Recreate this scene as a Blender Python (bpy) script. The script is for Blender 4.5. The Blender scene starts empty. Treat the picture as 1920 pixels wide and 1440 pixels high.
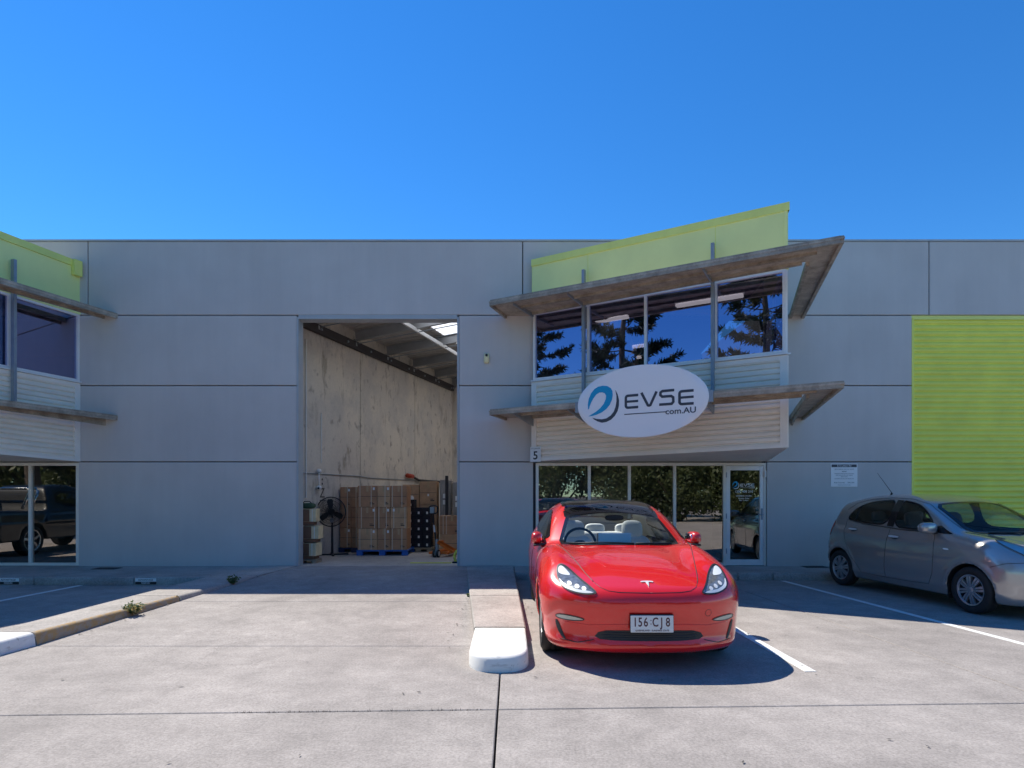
import bpy, math, random
import numpy as np
from mathutils import Vector, Matrix
from mathutils.bvhtree import BVHTree
from mathutils.geometry import delaunay_2d_cdt

# ------------------------------------------------------------------ camera, sky, sun, exposure
SC = bpy.context.scene
COL = SC.collection
CAM_H = 1.49
FPX = 1133.0
cam_data = bpy.data.cameras.new("camera")
cam_data.sensor_width = 36.0
cam_data.lens = FPX / 1920.0 * 36.0
cam_data.shift_y = (930.0 - 720.0) / 1920.0
cam_data.clip_start = 0.05
cam_data.clip_end = 3000.0
cam = bpy.data.objects.new("camera", cam_data)
cam.location = (0, 0, CAM_H)
cam.rotation_euler = (math.radians(90), 0, 0)
COL.objects.link(cam)
SC.camera = cam

SUN_DIR = Vector((-0.53, 0.47, 1.0)).normalized()
SUN_EL = math.asin(SUN_DIR.z)
SUN_ROT = math.atan2(SUN_DIR.x, SUN_DIR.y)
world = bpy.data.worlds.new("World")
SC.world = world
world.use_nodes = True
wn = world.node_tree
for n in list(wn.nodes):
    wn.nodes.remove(n)
sky = wn.nodes.new("ShaderNodeTexSky")
sky.sky_type = 'NISHITA'
sky.sun_disc = False
sky.sun_elevation = SUN_EL
sky.sun_rotation = SUN_ROT
sky.altitude = 0
sky.air_density = 1.0
sky.dust_density = 0.0
sky.ozone_density = 3.0
SKY_TINT = (0.46, 0.73, 0.90)
hsv = wn.nodes.new("ShaderNodeHueSaturation")
hsv.inputs["Saturation"].default_value = 1.28
bg = wn.nodes.new("ShaderNodeBackground")
bg.inputs["Strength"].default_value = 0.15
wo = wn.nodes.new("ShaderNodeOutputWorld")
wn.links.new(sky.outputs[0], hsv.inputs["Color"])
tint = wn.nodes.new("ShaderNodeMix")
tint.data_type = 'RGBA'
tint.blend_type = 'MULTIPLY'
tint.inputs[0].default_value = 1.0
tint.inputs[7].default_value = (*SKY_TINT, 1)
wn.links.new(hsv.outputs[0], tint.inputs[6])
wn.links.new(tint.outputs[2], bg.inputs["Color"])
wn.links.new(bg.outputs[0], wo.inputs["Surface"])

sun_l = bpy.data.lights.new("sun", 'SUN')
sun_l.energy = 4.8
sun_l.angle = math.radians(0.5)
sun_l.color = (1.0, 0.95, 0.85)
sun_o = bpy.data.objects.new("sun", sun_l)
sun_o.rotation_euler = (-SUN_DIR).to_track_quat('-Z', 'Y').to_euler()
sun_o.location = (-20, 20, 40)
COL.objects.link(sun_o)

SC.view_settings.view_transform = 'Standard'
SC.view_settings.look = 'None'
SC.view_settings.gamma = 1.0
SC.view_settings.exposure = 0.45
SC.view_settings.use_curve_mapping = False
SC.render.engine = 'CYCLES'
SC.cycles.use_denoising = True
SC.cycles.max_bounces = 10
SC.cycles.transparent_max_bounces = 24
SC.cycles.diffuse_bounces = 6
SC.cycles.glossy_bounces = 6
SC.cycles.sample_clamp_indirect = 8.0

R = random.Random(7)
# ------------------------------------------------------------------ materials
def new_mat(name):
    m = bpy.data.materials.new(name)
    m.use_nodes = True
    nt = m.node_tree
    b = nt.nodes.get("Principled BSDF")
    return m, nt, b

def N(nt, kind, **kw):
    n = nt.nodes.new(kind)
    for k, v in kw.items():
        if k in n.inputs:
            n.inputs[k].default_value = v
        else:
            setattr(n, k, v)
    return n

def noise(nt, vec, scale, detail=4, rough=0.55):
    n = N(nt, "ShaderNodeTexNoise", Scale=scale, Detail=detail, Roughness=rough)
    nt.links.new(vec, n.inputs["Vector"])
    return n.outputs["Fac"]

def ramp(nt, fac, stops):
    r = nt.nodes.new("ShaderNodeValToRGB")
    el = r.color_ramp.elements
    while len(el) < len(stops):
        el.new(0.5)
    for e, (p, c) in zip(el, stops):
        e.position = p
        e.color = (c, c, c, 1) if isinstance(c, (int, float)) else (*c, 1)
    nt.links.new(fac, r.inputs[0])
    return r.outputs[0]

def mixc(nt, fac, a, b, mode='MIX'):
    m = nt.nodes.new("ShaderNodeMix")
    m.data_type = 'RGBA'
    m.blend_type = mode
    for sock, v in ((m.inputs[0], fac), (m.inputs[6], a), (m.inputs[7], b)):
        if isinstance(v, (int, float)):
            sock.default_value = v
        elif isinstance(v, tuple):
            sock.default_value = (*v, 1)
        else:
            nt.links.new(v, sock)
    return m.outputs[2]

def geo_pos(nt):
    return nt.nodes.new("ShaderNodeNewGeometry").outputs["Position"]

def obj_pos(nt):
    return nt.nodes.new("ShaderNodeTexCoord").outputs["Object"]

def scaled(nt, vec, s):
    m = nt.nodes.new("ShaderNodeMapping")
    m.inputs["Scale"].default_value = s
    nt.links.new(vec, m.inputs["Vector"])
    return m.outputs[0]

def bump(nt, b, h, strength, dist=0.01):
    n = N(nt, "ShaderNodeBump", Strength=strength, Distance=dist)
    nt.links.new(h, n.inputs["Height"])
    nt.links.new(n.outputs[0], b.inputs["Normal"])

def pmat(name, col, rough=0.55, metal=0.0, var=0.12, scale=3.0, bmp=0.0, bscale=150.0, coat=0.0, world=True, spec=None, stretch=(1, 1, 1)):
    m, nt, b = new_mat(name)
    v = geo_pos(nt) if world else obj_pos(nt)
    if stretch != (1, 1, 1):
        v = scaled(nt, v, stretch)
    b.inputs["Roughness"].default_value = rough
    b.inputs["Metallic"].default_value = metal
    if spec is not None:
        b.inputs["Specular IOR Level"].default_value = spec
    if coat:
        b.inputs["Coat Weight"].default_value = coat
        b.inputs["Coat Roughness"].default_value = 0.03
    if var:
        f = noise(nt, v, scale, 5, 0.6)
        lo = tuple(max(0, c * (1 - var)) for c in col)
        hi = tuple(min(1, c * (1 + var)) for c in col)
        c = mixc(nt, ramp(nt, f, [(0.3, 0.0), (0.7, 1.0)]), lo, hi)
        nt.links.new(c, b.inputs["Base Color"])
        rr = N(nt, "ShaderNodeMapRange")
        nt.links.new(f, rr.inputs[0])
        rr.inputs[3].default_value = max(0.02, rough * 0.85)
        rr.inputs[4].default_value = min(1, rough * 1.15)
        nt.links.new(rr.outputs[0], b.inputs["Roughness"])
    else:
        b.inputs["Base Color"].default_value = (*col, 1)
    if bmp:
        bump(nt, b, noise(nt, v, bscale, 4, 0.65), bmp)
    return m

def concrete_mat(name, col, speck=0.5, stain=0.25):
    m, nt, b = new_mat(name)
    v = geo_pos(nt)
    big = noise(nt, v, 0.55, 6, 0.6)
    mid = noise(nt, v, 3.5, 6, 0.62)
    fine = noise(nt, v, 55, 3, 0.7)
    dots = noise(nt, v, 120, 2, 0.5)
    c = mixc(nt, ramp(nt, big, [(0.34, 0.0), (0.66, 1.0)]), tuple(x * (1 - stain * 0.62) for x in col), tuple(min(1, x * (1 + stain * 0.35)) for x in col))
    c = mixc(nt, 0.75, c, ramp(nt, mid, [(0.3, 0.78), (0.68, 1.12)]), 'MULTIPLY')
    c = mixc(nt, 0.7, c, ramp(nt, fine, [(0.3, 0.60), (0.62, 1.14)]), 'MULTIPLY')
    c = mixc(nt, 0.6, c, ramp(nt, noise(nt, v, 16, 5, 0.7), [(0.30, 0.80), (0.66, 1.10)]), 'MULTIPLY')
    crk = nt.nodes.new("ShaderNodeTexVoronoi"); crk.feature = 'DISTANCE_TO_EDGE'; crk.inputs["Scale"].default_value = 0.28
    wv = nt.nodes.new("ShaderNodeVectorMath"); wv.operation = 'ADD'
    nzc = N(nt, "ShaderNodeTexNoise", Scale=1.6, Detail=5.0, Roughness=0.7); nt.links.new(v, nzc.inputs["Vector"])
    nt.links.new(v, wv.inputs[0]); nt.links.new(nzc.outputs["Color"], wv.inputs[1]); nt.links.new(wv.outputs[0], crk.inputs["Vector"])
    cf = ramp(nt, crk.outputs["Distance"], [(0.0, 0.5), (0.0022, 0.0)])
    cm_ = nt.nodes.new("ShaderNodeMath"); cm_.operation = 'MULTIPLY'; nt.links.new(cf, cm_.inputs[0]); nt.links.new(ramp(nt, noise(nt, v, 0.45, 2, 0.5), [(0.5, 0.0), (0.6, 1.0)]), cm_.inputs[1])
    c = mixc(nt, cm_.outputs[0], c, tuple(x * 0.45 for x in col))
    # sparse dark aggregate, denser where the surface is worn
    wear = ramp(nt, noise(nt, v, 0.9, 4, 0.6), [(0.42, 0.0), (0.62, 1.0)])
    d = ramp(nt, dots, [(0.60, 0.0), (0.68, 1.0)])
    dm = nt.nodes.new("ShaderNodeMath"); dm.operation = 'MULTIPLY'
    nt.links.new(wear, dm.inputs[0]); nt.links.new(d, dm.inputs[1])
    dm2 = nt.nodes.new("ShaderNodeMath"); dm2.operation = 'MULTIPLY'
    nt.links.new(dm.outputs[0], dm2.inputs[0]); dm2.inputs[1].default_value = speck
    c = mixc(nt, dm2.outputs[0], c, tuple(x * 0.32 for x in col))
    # drip / oil stains
    st = ramp(nt, noise(nt, v, 1.7, 3, 0.5), [(0.64, 0.0), (0.74, 1.0)])
    sm = nt.nodes.new("ShaderNodeMath"); sm.operation = 'MULTIPLY'
    nt.links.new(st, sm.inputs[0]); sm.inputs[1].default_value = 0.30 * stain * 2
    c = mixc(nt, sm.outputs[0], c, tuple(x * 0.55 for x in col))
    vo = N(nt, "ShaderNodeTexVoronoi", Scale=0.42, Randomness=1.0)
    wob = nt.nodes.new("ShaderNodeVectorMath"); wob.operation = 'MULTIPLY_ADD'
    nz2 = N(nt, "ShaderNodeTexNoise", Scale=7.0, Detail=3.0); nt.links.new(v, nz2.inputs["Vector"])
    nt.links.new(nz2.outputs["Color"], wob.inputs[0]); wob.inputs[1].default_value = (0.10, 0.10, 0.0); nt.links.new(v, wob.inputs[2])
    nt.links.new(wob.outputs[0], vo.inputs["Vector"])
    c = mixc(nt, ramp(nt, vo.outputs["Distance"], [(0.0, 0.42), (0.022, 0.30), (0.045, 0.0)]), c, tuple(x * 0.4 for x in col))
    sx = nt.nodes.new("ShaderNodeSeparateXYZ"); nt.links.new(v, sx.inputs[0])
    mr = N(nt, "ShaderNodeMapRange"); mr.inputs[1].default_value = -5.0; mr.inputs[2].default_value = 8.0
    wx = nt.nodes.new("ShaderNodeMath"); wx.operation = 'MULTIPLY_ADD'; nt.links.new(noise(nt, v, 0.5, 2, 0.5), wx.inputs[0]); wx.inputs[1].default_value = 0.8; nt.links.new(sx.outputs["X"], wx.inputs[2])
    nt.links.new(wx.outputs[0], mr.inputs[0])
    P_ = lambda x: (x + 0.4 + 5) / 13
    tr = ramp(nt, mr.outputs[0], [(P_(-3.35), 0.0), (P_(-3.1), 0.22), (P_(-2.85), 0.0), (P_(-1.75), 0.0), (P_(-1.5), 0.22), (P_(-1.25), 0.0), (P_(3.3), 0.0), (P_(3.55), 0.12), (P_(3.8), 0.0)])
    tw = nt.nodes.new("ShaderNodeMath"); tw.operation = 'MULTIPLY'; nt.links.new(tr, tw.inputs[0]); nt.links.new(ramp(nt, noise(nt, scaled(nt, v, (4, .6, 1)), 2.2, 5, 0.7), [(0.35, 0.2), (0.65, 1.0)]), tw.inputs[1])
    c = mixc(nt, tw.outputs[0], c, tuple(x * 0.45 for x in col))
    nt.links.new(c, b.inputs["Base Color"])
    b.inputs["Roughness"].default_value = 0.85
    b.inputs["Specular IOR Level"].default_value = 0.3
    hm = nt.nodes.new("ShaderNodeMath"); hm.operation = 'ADD'
    nt.links.new(fine, hm.inputs[0]); nt.links.new(mid, hm.inputs[1])
    bump(nt, b, hm.outputs[0], 0.35, 0.006)
    return m

def painted_wall_mat(name, col):
    m, nt, b = new_mat(name)
    v = geo_pos(nt)
    big = noise(nt, v, 0.6, 5, 0.6)
    streak = noise(nt, scaled(nt, v, (3.0, 3.0, 0.25)), 1.6, 5, 0.6)
    fine = noise(nt, v, 90, 3, 0.6)
    c = mixc(nt, ramp(nt, big, [(0.3, 0.0), (0.7, 1.0)]), tuple(x * 0.92 for x in col), tuple(x * 1.06 for x in col))
    c = mixc(nt, 0.5, c, ramp(nt, streak, [(0.32, 0.93), (0.7, 1.03)]), 'MULTIPLY')
    nt.links.new(c, b.inputs["Base Color"])
    b.inputs["Roughness"].default_value = 0.62
    b.inputs["Specular IOR Level"].default_value = 0.35
    bump(nt, b, fine, 0.12, 0.004)
    return m

def tilt_wall_mat(name):
    m, nt, b = new_mat(name)
    v = geo_pos(nt)
    col = (0.43, 0.37, 0.28)
    big = noise(nt, v, 0.5, 6, 0.6)
    c = mixc(nt, ramp(nt, big, [(0.3, 0.0), (0.72, 1.0)]), (0.56, 0.51, 0.45), (0.70, 0.62, 0.51))
    drip = noise(nt, scaled(nt, v, (2.2, 2.2, 0.7)), 1.5, 6, 0.7)
    f = ramp(nt, drip, [(0.55, 0.0), (0.66, 0.75)])
    c = mixc(nt, f, c, (0.30, 0.25, 0.19))
    blot = noise(nt, scaled(nt, v, (1.4, 1.4, 1.0)), 3.2, 3, 0.55)
    c = mixc(nt, ramp(nt, blot, [(0.60, 0.0), (0.70, 0.65)]), c, (0.20, 0.17, 0.14))
    c = mixc(nt, ramp(nt, noise(nt, v, 1.1, 4, 0.6), [(0.45, 0.0), (0.62, 0.5)]), c, (0.42, 0.40, 0.385))
    c = mixc(nt, 0.5, c, ramp(nt, noise(nt, v, 18, 5, 0.65), [(0.3, 0.84), (0.7, 1.08)]), 'MULTIPLY')
    nt.links.new(c, b.inputs["Base Color"])
    b.inputs["Roughness"].default_value = 0.85
    bump(nt, b, noise(nt, v, 30, 5, 0.65), 0.25, 0.006)
    return m

def weathered_metal_mat(name, col, dark):
    m, nt, b = new_mat(name)
    v = geo_pos(nt)
    n1 = noise(nt, v, 4.5, 6, 0.7)
    c = mixc(nt, ramp(nt, n1, [(0.36, 0.0), (0.64, 1.0)]), dark, col)
    n2 = noise(nt, v, 38, 4, 0.7)
    c = mixc(nt, 0.6, c, ramp(nt, n2, [(0.3, 0.75), (0.7, 1.15)]), 'MULTIPLY')
    nt.links.new(c, b.inputs["Base Color"])
    b.inputs["Roughness"].default_value = 0.6
    b.inputs["Metallic"].default_value = 0.25
    bump(nt, b, n2, 0.15, 0.004)
    return m

def window_glass_mat(name, refl, tint, gtint=(1, 1, 1), warp=0.0, rmax=1.0):
    m, nt, b = new_mat(name)
    nt.nodes.remove(b)
    out = nt.nodes.get("Material Output")
    g = N(nt, "ShaderNodeBsdfGlossy", Roughness=0.0)
    g.inputs["Color"].default_value = (*gtint, 1)
    t = nt.nodes.new("ShaderNodeBsdfTransparent")
    t.inputs["Color"].default_value = (*tint, 1)
    lw = N(nt, "ShaderNodeLayerWeight", Blend=0.25)
    mr = N(nt, "ShaderNodeMapRange")
    mr.inputs[3].default_value = refl
    mr.inputs[4].default_value = rmax
    nt.links.new(lw.outputs["Fresnel"], mr.inputs[0])
    mx = nt.nodes.new("ShaderNodeMixShader")
    nt.links.new(mr.outputs[0], mx.inputs[0])
    nt.links.new(t.outputs[0], mx.inputs[1])
    nt.links.new(g.outputs[0], mx.inputs[2])
    nt.links.new(mx.outputs[0], out.inputs["Surface"])
    if warp:
        bp = N(nt, "ShaderNodeBump", Strength=warp, Distance=0.01)
        nt.links.new(noise(nt, geo_pos(nt), 1.3, 2, 0.4), bp.inputs["Height"])
        nt.links.new(bp.outputs[0], g.inputs["Normal"])
    return m

def car_paint_mat(name, col, metal, rough, inner=(0.55, 0.55, 0.53), flake=0.0):
    """outside: clear-coated paint; the inner face of the shell: pale cabin trim."""
    m, nt, b = new_mat(name)
    out = nt.nodes.get("Material Output")
    b.inputs["Base Color"].default_value = (*col, 1)
    b.inputs["Metallic"].default_value = metal
    b.inputs["Roughness"].default_value = rough
    b.inputs["Coat Weight"].default_value = 1.0
    b.inputs["Coat Roughness"].default_value = 0.02
    f = noise(nt, obj_pos(nt), 900, 1, 0.5)
    if flake:
        c = mixc(nt, ramp(nt, f, [(0.3, 0.0), (0.7, 1.0)]), tuple(x * (1 - flake) for x in col), tuple(min(1, x * (1 + flake)) for x in col))
        # thin road dust low on the panels
        nt.links.new(c, b.inputs["Base Color"])
    t = nt.nodes.new("ShaderNodeBsdfPrincipled")
    t.inputs["Base Color"].default_value = (*inner, 1)
    t.inputs["Roughness"].default_value = 0.8
    mx = nt.nodes.new("ShaderNodeMixShader")
    nt.links.new(nt.nodes.new("ShaderNodeNewGeometry").outputs["Backfacing"], mx.inputs[0])
    nt.links.new(b.outputs[0], mx.inputs[1])
    nt.links.new(t.outputs[0], mx.inputs[2])
    nt.links.new(mx.outputs[0], out.inputs["Surface"])
    return m

def carton_mat(name, col, tape):
    m, nt, b = new_mat(name)
    v = obj_pos(nt)
    f = noise(nt, geo_pos(nt), 5, 4, 0.6)
    c = mixc(nt, ramp(nt, f, [(0.3, 0.0), (0.7, 1.0)]), tuple(x * 0.82 for x in col), tuple(x * 1.1 for x in col))
    fl = noise(nt, scaled(nt, v, (60, 60, 2)), 1.0, 2, 0.5)
    c = mixc(nt, 0.3, c, ramp(nt, fl, [(0.3, 0.85), (0.7, 1.1)]), 'MULTIPLY')
    nt.links.new(c, b.inputs["Base Color"])
    b.inputs["Roughness"].default_value = 0.75
    return m

def translucent_mat(name, col):
    m, nt, b = new_mat(name)
    nt.nodes.remove(b)
    out = nt.nodes.get("Material Output")
    d = nt.nodes.new("ShaderNodeBsdfDiffuse"); d.inputs["Color"].default_value = (*col, 1)
    t = nt.nodes.new("ShaderNodeBsdfTranslucent"); t.inputs["Color"].default_value = (*col, 1)
    mx = nt.nodes.new("ShaderNodeMixShader"); mx.inputs[0].default_value = 0.85
    nt.links.new(d.outputs[0], mx.inputs[1]); nt.links.new(t.outputs[0], mx.inputs[2])
    nt.links.new(mx.outputs[0], out.inputs["Surface"])
    return m

M = {}
M['wall'] = painted_wall_mat("painted_wall", (0.58, 0.55, 0.52))
M['joint'] = pmat("joint_sealant", (0.085, 0.09, 0.10), 0.8, var=0.1)
M['reveal'] = pmat("reveal_paint", (0.42, 0.45, 0.46), 0.6, var=0.06)
M['lime'] = pmat("lime_fascia", (0.82, 0.86, 0.34), 0.5, var=0.06, scale=1.2)
M['lime_cap'] = pmat("lime_cap", (0.78, 0.82, 0.22), 0.45, var=0.06)
M['shutter'] = pmat("shutter_lime", (0.84, 0.85, 0.14), 0.42, var=0.07, scale=2.0)
M['clad'] = pmat("corrugated_cream", (0.90, 0.82, 0.70), 0.45, var=0.07, scale=1.5, stretch=(1, 1, 3))
M['trim'] = pmat("cream_trim", (0.90, 0.83, 0.73), 0.45, var=0.05)
M['alu'] = pmat("window_frame_white", (0.84, 0.82, 0.79), 0.35, metal=0.1, var=0.05)
M['alu_low'] = pmat("shopfront_frame_cream", (0.82, 0.77, 0.68), 0.38, metal=0.1, var=0.05)
M['steel'] = pmat("grey_steel", (0.30, 0.34, 0.38), 0.45, metal=0.4, var=0.12, scale=6)
M['awning'] = weathered_metal_mat("awning_weathered", (0.60, 0.51, 0.40), (0.36, 0.29, 0.22))
M['awning_edge'] = weathered_metal_mat("awning_edge_weathered", (0.50, 0.43, 0.34), (0.27, 0.23, 0.18))
M['concrete'] = concrete_mat("apron_concrete", (0.37, 0.333, 0.306), 0.55, 0.3)
M['stallcon'] = concrete_mat("stall_concrete", (0.40, 0.35, 0.315), 0.35, 0.35)
M['kerb'] = concrete_mat("kerb_concrete", (0.44, 0.40, 0.36), 0.35, 0.4)
M['floor'] = concrete_mat("warehouse_floor", (0.50, 0.45, 0.40), 0.1, 0.3)
M['soil'] = pmat("joint_dirt", (0.11, 0.10, 0.09), 0.95, var=0.3, scale=20)
def worn_paint_mat(name, col, under, wear=0.60):
    m, nt, b = new_mat(name)
    v = geo_pos(nt)
    c = mixc(nt, ramp(nt, noise(nt, v, 6, 5, 0.6), [(0.3, 0.0), (0.7, 1.0)]), tuple(x * 0.88 for x in col), col)
    c = mixc(nt, ramp(nt, noise(nt, v, 14, 6, 0.72), [(wear, 0.0), (wear + 0.08, 0.85)]), c, under)
    c = mixc(nt, ramp(nt, noise(nt, scaled(nt, v, (1, 1, 4)), 3.5, 5, 0.7), [(0.56, 0.0), (0.72, 0.45)]), c, (0.16, 0.14, 0.12))
    nt.links.new(c, b.inputs["Base Color"])
    b.inputs["Roughness"].default_value = 0.7
    bump(nt, b, noise(nt, v, 45, 5, 0.7), 0.35, 0.006)
    return m
M['white_paint'] = worn_paint_mat("white_kerb_paint", (0.84, 0.82, 0.77), (0.46, 0.42, 0.37))
M['line'] = pmat("line_paint", (0.74, 0.73, 0.70), 0.7, var=0.12, scale=14)
M['tan_paint'] = worn_paint_mat("faded_yellow_paint", (0.46, 0.29, 0.12), (0.36, 0.30, 0.23), 0.46)
M['tilt'] = tilt_wall_mat("tilt_panel_raw")
M['greypaint'] = pmat("interior_grey", (0.33, 0.35, 0.35), 0.7, var=0.15)
M['roofsheet'] = pmat("roof_underside", (0.50, 0.47, 0.44), 0.5, metal=0.2, var=0.12)
M['purlin'] = pmat("galvanised_purlin", (0.38, 0.39, 0.40), 0.45, metal=0.45, var=0.1)
M['inner_red'] = pmat("mirror_red", (0.55, 0.015, 0.012), 0.3, var=0.0, coat=1.0)
def lamp_mat():
    m, nt, b = new_mat("strip_light_lit")
    b.inputs["Base Color"].default_value = (0.85, 0.85, 0.85, 1)
    b.inputs["Emission Color"].default_value = (1.0, 0.93, 0.95, 1)
    b.inputs["Emission Strength"].default_value = 0.9
    return m
M['lit'] = lamp_mat()
M['ledger'] = pmat("dark_ledger", (0.035, 0.028, 0.028), 0.6, var=0.2)
M['skylight'] = translucent_mat("skylight_sheet", (0.93, 0.93, 0.91))
M['white_steel'] = pmat("white_steel", (0.75, 0.75, 0.73), 0.5, var=0.06)
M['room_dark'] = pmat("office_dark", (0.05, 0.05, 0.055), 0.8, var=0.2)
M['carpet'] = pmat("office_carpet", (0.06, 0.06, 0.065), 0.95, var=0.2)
M['glass_up'] = window_glass_mat("office_glass_tinted", 0.40, (0.30, 0.30, 0.34), (0.62, 0.62, 1.0), 0.05)
M['glass_low'] = window_glass_mat("shopfront_glass", 0.25, (0.42, 0.42, 0.40), (1.0, 0.95, 0.88), 0.03)
M['black'] = pmat("black_plastic", (0.018, 0.018, 0.019), 0.5, var=0.15)
M['black_metal'] = pmat("black_metal", (0.022, 0.022, 0.025), 0.4, metal=0.3, var=0.1)
M['sign_white'] = pmat("sign_white", (0.90, 0.88, 0.86), 0.35, var=0.015, scale=1)
M['sign_blue'] = pmat("sign_blue", (0.004, 0.33, 0.58), 0.4, var=0.0)
M['sign_grey'] = pmat("sign_charcoal", (0.055, 0.06, 0.075), 0.4, var=0.0)
M['ink'] = pmat("ink_black", (0.012, 0.012, 0.014), 0.5, var=0.0)
M['ink_grey'] = pmat("ink_grey", (0.28, 0.30, 0.31), 0.6, var=0.0)
M['white_plain'] = pmat("white_plastic", (0.80, 0.80, 0.78), 0.4, var=0.03)
M['yellow_lamp'] = pmat("sensor_yellow", (0.82, 0.75, 0.42), 0.4, var=0.03)
M['carton'] = carton_mat("carton_brown", (0.50, 0.255, 0.13), 0)
M['carton2'] = carton_mat("carton_tan", (0.62, 0.36, 0.19), 0)
M['carton_cream'] = carton_mat("carton_cream", (0.78, 0.62, 0.36), 0)
M['carton_black'] = carton_mat("carton_black", (0.020, 0.017, 0.024), 0)
M['wrap'] = pmat("stretch_wrap_grey", (0.34, 0.30, 0.27), 0.25, var=0.25, scale=9, stretch=(3, 3, .4))
M['strap'] = pmat("packing_strap", (0.62, 0.50, 0.36), 0.45, var=0.05)
M['badge'] = pmat("badge_silver", (0.78, 0.77, 0.75), 0.35, metal=0.2, var=0.0)
M['kraft_dark'] = pmat("kraft_dark", (0.22, 0.11, 0.06), 0.7, var=0.15)
M['tape'] = pmat("parcel_tape", (0.55, 0.36, 0.20), 0.2, var=0.05)
M['label'] = pmat("paper_label", (0.80, 0.78, 0.74), 0.7, var=0.05)
M['pallet_blue'] = pmat("pallet_blue", (0.012, 0.11, 0.42), 0.45, var=0.12)
M['pallet_dark'] = pmat("pallet_navy", (0.015, 0.03, 0.09), 0.5, var=0.12)
M['timber'] = pmat("pallet_timber", (0.36, 0.28, 0.19), 0.8, var=0.25, scale=8, stretch=(1, 6, 6))
M['orange'] = pmat("orange_enamel", (0.75, 0.17, 0.02), 0.4, var=0.08)
M['yellow'] = pmat("yellow_paint", (0.72, 0.70, 0.10), 0.5, var=0.06)
M['green_bag'] = pmat("green_canvas", (0.045, 0.085, 0.045), 0.85, var=0.25, scale=12)
M['red_plastic'] = pmat("red_plastic", (0.45, 0.05, 0.02), 0.45, var=0.05)
M['tyre'] = pmat("tyre_rubber", (0.022, 0.021, 0.021), 0.75, var=0.2, scale=12, bmp=0.2, bscale=80, world=False)
M['rim'] = pmat("wheel_silver", (0.52, 0.52, 0.53), 0.32, metal=0.75, var=0.06)
M['rim_dark'] = pmat("wheel_dark", (0.05, 0.05, 0.055), 0.5, metal=0.4, var=0.1)
M['chrome'] = pmat("chrome", (0.80, 0.80, 0.80), 0.08, metal=1.0, var=0.0)
M['red'] = car_paint_mat("red_car_paint", (0.78, 0.012, 0.008), 0.12, 0.25)
M['silver'] = car_paint_mat("silver_car_paint", (0.43, 0.405, 0.38), 0.55, 0.26, (0.25, 0.24, 0.23), 0.18)
M['navy'] = car_paint_mat("black_truck_paint", (0.006, 0.006, 0.007), 0.0, 0.4, (0.05, 0.05, 0.05))
M['frit'] = pmat("black_glass_border", (0.010, 0.010, 0.012), 0.12, var=0.0)
M['car_glass'] = window_glass_mat("car_glass", 0.015, (0.95, 0.99, 0.985), rmax=0.45)
M['car_glass_dark'] = window_glass_mat("car_glass_smoked", 0.03, (0.84, 0.87, 0.85), rmax=0.6)
M['roof_glass'] = window_glass_mat("dark_roof_glass", 0.05, (0.45, 0.48, 0.48))
M['lamp_glass'] = window_glass_mat("headlamp_glass", 0.02, (0.92, 0.94, 0.94))
M['lamp_body'] = pmat("headlamp_reflector", (0.30, 0.31, 0.31), 0.15, metal=0.6, var=0.4, scale=25)
M['lamp_white'] = pmat("headlamp_white", (0.80, 0.81, 0.80), 0.25, var=0.03)
M['seat_white'] = pmat("seat_white", (0.88, 0.88, 0.86), 0.55, var=0.04)
M['seat_grey'] = pmat("seat_charcoal", (0.15, 0.145, 0.14), 0.85, var=0.1)
M['dash'] = pmat("dashboard_dark", (0.03, 0.03, 0.032), 0.65, var=0.1)
M['plate_white'] = pmat("plate_white", (0.78, 0.76, 0.72), 0.4, var=0.03)
M['plate_ink'] = pmat("plate_maroon", (0.09, 0.012, 0.02), 0.45, var=0.0)
M['fog'] = pmat("fog_lamp_pale", (0.62, 0.58, 0.46), 0.2, var=0.05)
M['bark'] = pmat("bark", (0.10, 0.075, 0.055), 0.9, var=0.3, scale=9, bmp=0.5, bscale=30)
def leaf_mat(name, a, b2, trans=0.25):
    m, nt, b = new_mat(name)
    out = nt.nodes.get("Material Output")
    c = mixc(nt, ramp(nt, noise(nt, geo_pos(nt), 1.4, 4, 0.7), [(0.3, 0.0), (0.7, 1.0)]), a, b2)
    nt.links.new(c, b.inputs["Base Color"])
    b.inputs["Roughness"].default_value = 0.55
    t = nt.nodes.new("ShaderNodeBsdfTranslucent")
    nt.links.new(c, t.inputs["Color"])
    mx = nt.nodes.new("ShaderNodeMixShader"); mx.inputs[0].default_value = trans
    nt.links.new(b.outputs[0], mx.inputs[1]); nt.links.new(t.outputs[0], mx.inputs[2])
    nt.links.new(mx.outputs[0], out.inputs["Surface"])
    return m
M['pine_leaf'] = leaf_mat("pine_needles", (0.025, 0.045, 0.022), (0.06, 0.085, 0.035))
M['leaf'] = leaf_mat("leaf_green", (0.035, 0.06, 0.02), (0.12, 0.14, 0.045), 0.35)
M['weed'] = leaf_mat("weed_green", (0.05, 0.10, 0.03), (0.16, 0.18, 0.05))
M['dry'] = leaf_mat("dry_leaf", (0.42, 0.30, 0.10), (0.62, 0.52, 0.22))

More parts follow.
